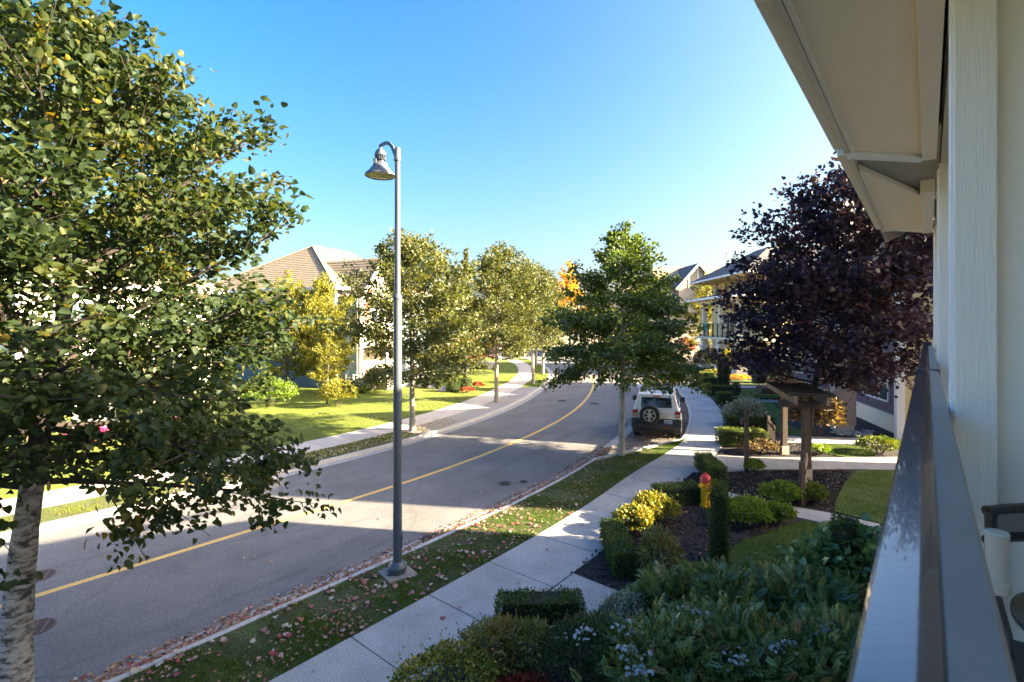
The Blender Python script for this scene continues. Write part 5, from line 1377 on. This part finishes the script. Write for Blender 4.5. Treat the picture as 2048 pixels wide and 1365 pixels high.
shrub('barberry_shrub', 'low dusky red barberry at the bottom edge', V(G(1035,1420)), .38,.3,.35, M['lf_red'], 1200,.04, seed=45)
shrub('juniper_shrub', 'dark fine juniper right of the near hedge', V(G(1180,1370)), .55,.45,.80, M['lf_cyp'], 7500,.05, LANCE, seed=46, up=.8, spread=.5)
shrub('white_edged_shrub', 'pale variegated shrub at the corner of the near path', V(G(1240,1272)), .38,.32,.66, M['lf_white'], 2600,.042, OVATE, seed=47)
# far garden
bb = 'clipped box balls across the street'
balls = [((1325,575),75,'box ball at the left of the front row'),((1510,590),80,'box ball second from the left in the front row'),((1685,615),95,'largest box ball, third in the front row'),((1845,578),85,'box ball at the right end of the front row'),((1390,500),70,'back row box ball on the left'),((1535,500),65,'back row box ball in the middle'),((1680,505),80,'back row box ball on the right'),((1215,580),60,'box ball half hidden by the trunk at the row start')]
for i, ((zx,zy),r,lab) in enumerate(balls):
    px = 660+zx/6.827; pyb = 680+(zy+r)/6.827
    c = G(px, pyb); rr = r/6.827*c.y/F
    clipped('box_ball', lab, V(c), rr*2, rr*2, rr*1.75, M['lf_box'], 0, 900, .055, 'shrub', 70+i, bb, True, .9)
shrub('yellow_shrub', 'round golden shrub at the far lawn edge', V(G(676,815)), .95,.85,1.45, M['lf_gold'], 3600,.10, seed=51)
shrub('dark_shrub', 'dark evergreen shrubs before the blue house porch', V(G(772,786)), 1.1,.9,1.9, M['lf_dark'], 3600,.10, seed=52)
shrub('lime_shrub', 'lime green hosta clump by the low block wall', V(G(722,786)), .55,.45,.45, M['lf_lime'], 900,.14, OVATE, seed=53)
shrub('dark_shrub', 'dark green shrub right of the garden chairs', V(G(752,782)), .7,.6,1.5, M['lf_box'], 2400,.10, seed=54)
shrub('yellow_shrub', 'pale yellow shrub behind the box balls', V(G(915,745)), .9,.8,1.5, M['lf_gold'], 1800,.12, seed=55)
shrub('grey_shrub', 'bluish grey shrub behind the box balls', V(G(903,752)), .9,.7,.9, M['lf_grey'], 1800,.10, seed=56)
shrub('red_shrub', 'small red tuft at the sidewalk beside the largest box ball', V(G(934,786)), .45,.35,.35, M['lf_red'], 700,.07, seed=57)
shrub('red_shrub', 'small orange red tuft farther along the far sidewalk', V(G(955,776)), .45,.35,.4, M['lf_red'], 700,.07, seed=58)
for i, (px, py, lab) in enumerate(((163,895,'magenta flowering shrub left behind the foreground tree'),(188,893,'magenta flowers just right of the flowering shrub'),(352,870,'magenta flowers by the cream house under the branches'))):
    shrub('flower_bed', lab, V(G(px,py)), .6,.5,.7, M['pink'], 900,.09, seed=80+i, cat='flowers')
for i, (px, py, r, lm, lab) in enumerate(((60,890,1.2,'lf_box','green shrub at the left edge before the cream house'),(300,850,1.3,'lf_lime','light green shrub before the cream house'),(430,840,1.2,'lf_gold','golden shrub right of the cream house corner'),(540,815,1.3,'lf_lime','green shrub left of the golden trees'))):
    shrub('foundation_shrub', lab, V(G(px,py)), r, r*.8, r*1.2, M[lm], 2200,.12, seed=90+i, group='shrubs before the cream house')

# ------------------------------------------------------------------ grass, litter, chips
def ground_leaves(name, label, cat, xy, z, m, size, tm, tilt=.35, var=None):
    n = len(xy); a = rng.random(n)*2*math.pi
    ax = np.stack([np.cos(a), np.sin(a), rng.normal(size=n)*tilt*.5], 1)
    nr = np.tile([0,0,1.],(n,1)) + rng.normal(size=(n,3))*tilt
    z = np.broadcast_to(np.asarray(z, float), (n,))
    pos = np.stack([xy[:,0], xy[:,1], z + rng.random(n)*.012], 1)
    return tag(leafobj(name, leafmesh(name, m, pos, ax, nr, size, tm, rng.random(n) if var is None else var)), label, cat)
def blades(name, label, xy, z, m, hgt):
    q_ = np.sin(xy[:,0]*2.3+np.sin(xy[:,1]*1.9)*2)+np.sin(xy[:,1]*3.7-xy[:,0]*1.6)+.6*np.sin(xy[:,0]*9+xy[:,1]*7)
    xy = xy[(q_ > -.9) | (rng.random(len(xy)) < .35)]
    n = len(xy)
    ax = np.stack([rng.normal(size=n)*.4, rng.normal(size=n)*.4, np.ones(n)], 1)
    nr = np.stack([rng.normal(size=n), rng.normal(size=n), np.zeros(n)], 1)
    pos = np.stack([xy[:,0], xy[:,1], np.full(n, z)], 1)
    k = np.sin(xy[:,0]*3.1+np.sin(xy[:,1]*2.3)*2)*.5 + np.sin(xy[:,1]*4.7+xy[:,0]*1.3)*.5
    var = np.clip(.45 + .25*k + rng.normal(size=n)*.22, 0, 1)
    return tag(leafobj(name, leafmesh(name, m, pos, ax, nr, hgt*(.7+.45*rng.random(n))*(1+.35*k), BLADE, var)), label, 'grass')
def in_poly(xy, P):
    x, y = xy[:,0], xy[:,1]; r = np.zeros(len(xy), bool); j = len(P)-1
    for i in range(len(P)):
        xi, yi, xj, yj = P[i].x, P[i].y, P[j].x, P[j].y
        c = ((yi > y) != (yj > y)) & (x < (xj-xi)*(y-yi)/(yj-yi+1e-12)+xi)
        r ^= c; j = i
    return r
tv0 = tn - 6.0
# our verge: density falls with distance along
n = 150000
t = tv0 + (bay1-tv0)*rng.random(n)**1.5
be = np.array([bay_edge(x) for x in t]); wl_a = np.array([walk_l(x) for x in t])
off = be + (wl_a-be-.0)*rng.random(n)
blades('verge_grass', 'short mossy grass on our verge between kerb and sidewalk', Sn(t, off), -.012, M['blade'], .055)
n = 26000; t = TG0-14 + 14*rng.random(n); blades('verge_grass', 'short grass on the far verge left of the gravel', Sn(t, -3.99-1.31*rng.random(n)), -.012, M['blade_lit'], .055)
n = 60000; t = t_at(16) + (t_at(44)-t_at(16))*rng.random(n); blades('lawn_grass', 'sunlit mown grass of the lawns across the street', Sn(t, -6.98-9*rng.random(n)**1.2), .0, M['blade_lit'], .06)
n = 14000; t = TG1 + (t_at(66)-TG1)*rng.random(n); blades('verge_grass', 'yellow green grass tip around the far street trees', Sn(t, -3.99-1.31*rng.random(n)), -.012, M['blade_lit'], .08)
for i, L_ in enumerate(LAWNS):
    P = poly_px(L_, 0); xs = [p.x for p in P]; ys = [p.y for p in P]
    n = [60000,50000,16000,26000,9000][i]
    xy = np.stack([rng.uniform(min(xs),max(xs),n), rng.uniform(min(ys),max(ys),n)], 1)
    xy = xy[in_poly(xy, P)]
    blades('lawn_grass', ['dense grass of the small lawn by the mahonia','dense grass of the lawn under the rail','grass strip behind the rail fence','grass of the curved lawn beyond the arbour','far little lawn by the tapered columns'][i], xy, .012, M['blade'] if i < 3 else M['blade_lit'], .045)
def clump(t, o, f=1.0):
    v = np.sin(t*1.7*f+np.sin(o*4)*1.5)+np.sin(o*5.1*f+t*.9)+np.sin(t*4.3*f-o*3.1)*.7
    return rng.random(len(t)) < np.clip(.35+.33*v, .06, 1)
# fallen leaves
n = 12500; t = tv0 + 17*rng.random(n)**1.5
o_ = 3.86 - np.abs(rng.normal(size=n))*.15; k = rng.random(n) < .25; o_[k] = 3.86 - .55*rng.random(k.sum())
ground_leaves('fallen_leaves', 'drift of pink brown fallen leaves along our gutter', 'leaves', Sn(t,o_), -.112 + .05*np.exp(-((o_-3.84)/.12)**2), M['lf_litter'], rng.uniform(.035,.08,n), OVATE, .6)
n = 6500; t = tv0 + 24*rng.random(n)**1.3; o_ = 4.0+1.5*rng.random(n)**1.25; k = clump(t,o_); t, o_ = t[k], o_[k]; n = len(t)
ground_leaves('fallen_leaves', 'mixed red and tan fallen leaves strewn over our verge', 'leaves', Sn(t, o_), .022, M['lf_litter'], rng.uniform(.022,.065,n), OVATE, .7)
n = 320; t = tv0 + 11*rng.random(n)**1.2
ground_leaves('fallen_leaves', 'broad red maple leaves lying on our verge', 'leaves', Sn(t, 3.9+1.6*rng.random(n)), .028, M['lf_litter'], rng.uniform(.06,.10,n), MAPLE, .35, .55+.35*rng.random(n))
n = 160; t = tv0 + 26*rng.random(n); o_ = np.where(rng.random(n) < .5, 5.6+1.4*rng.random(n), 3.4-2.5*rng.random(n)**2)
ground_leaves('fallen_leaves', 'few scattered leaves on the sidewalk and road', 'leaves', Sn(t,o_), np.where(o_ > 5, .006, -.106), M['lf_litter'], rng.uniform(.03,.07,n), MAPLE, .25)
n = 2600; t = bay0 + (T55-bay0)*rng.random(n)**1.2; o_ = 6.05 - np.abs(rng.normal(size=n))*.25
ground_leaves('fallen_leaves', 'orange brown leaves gathered in the parking bay edge', 'leaves', Sn(t,o_), -.11, M['lf_litter'], rng.uniform(.05,.10,n), OVATE, .4, rng.random(n)*.45)
n = 1300; t = TG0-10 + 14*rng.random(n); ground_leaves('fallen_leaves', 'pale yellow leaves on the far verge', 'leaves', Sn(t,-4-1.3*rng.random(n)), .025, M['lf_litter_yel'], rng.uniform(.05,.09,n), OVATE, .4)
n = 900; t = t_at(20)+16*rng.random(n); ground_leaves('fallen_leaves', 'pale leaves dotted over the sunlit far lawn', 'leaves', Sn(t,-7-5*rng.random(n)**1.3), .05, M['lf_litter_yel'], rng.uniform(.04,.08,n), OVATE, .4)
BEDS = [[(1140,1150),(1210,1085),(1350,960),(1440,930),(1460,985),(1560,1020),(1560,1060),(1450,1105),(1445,1200),(1260,1195)],
        [(1395,985),(1440,942),(1680,940),(1700,945),(1665,1022),(1560,1006)],[(1430,905),(1560,880),(1750,892),(1690,914),(1440,909)],[(1100,1365),(1160,1200),(1300,1230),(1700,1190),(1700,1365)]]
for i, B_ in enumerate(BEDS):
    P = poly_px(B_, 0); xs = [p.x for p in P]; ys = [p.y for p in P]; n = [14000,12000,6000,7000][i]
    xy = np.stack([rng.uniform(min(xs),max(xs),n), rng.uniform(min(ys),max(ys),n)], 1); xy = xy[in_poly(xy, P)]
    ground_leaves('mulch_chips', ['dark bark mulch around the fire hydrant','dark bark mulch along the rail fence','dark bark mulch by the picket fence','dark bark mulch under the near shrubs'][i], 'mulch', xy, -.008, M['chip'], rng.uniform(.03,.075,len(xy)), CHIP, .5)
    q = xy[rng.random(len(xy)) < .014]
    ground_leaves('fallen_leaves', ['pale leaves on the mulch around the hydrant','pale leaves on the mulch along the rail fence','pale leaves on the mulch by the picket fence','pale leaves under the near shrubs'][i], 'leaves', q, .012, M['lf_litter'], rng.uniform(.04,.08,len(q)), OVATE, .4, .1+.4*rng.random(len(q)))
o = leafobj('fallen_leaf', leafmesh('fallen_leaf', M['lf_litter'], np.array([[0,0,.006]]), np.array([[1.,.4,.05]]), np.array([[0,0,1.]]), [.1], MAPLE, [.6]), None, None)
o.location = G(880,1238); tag(o, 'single red maple leaf lying on the near sidewalk slab', 'leaf')
# dry bracts hanging in the foreground crown are part of that tree
t0 = bpy.data.objects['street_tree']
n = 420; a = rng.random(n)*2*math.pi; rr = 2.7*np.sqrt(rng.random(n)); zz = 2.6+4.6*rng.random(n)
rr = rr*np.clip(1.15-(zz-2.6)/7.5, .2, 1)
pos = np.stack([rr*np.cos(a), rr*np.sin(a), zz], 1)
leafobj('seed_bracts', leafmesh('seed_bracts', M['lf_bract'], pos, np.array([0,0,-1.])+rng.normal(size=(n,3))*.3, rdir(n), rng.uniform(.06,.11,n), LANCE, rng.random(n)), t0)
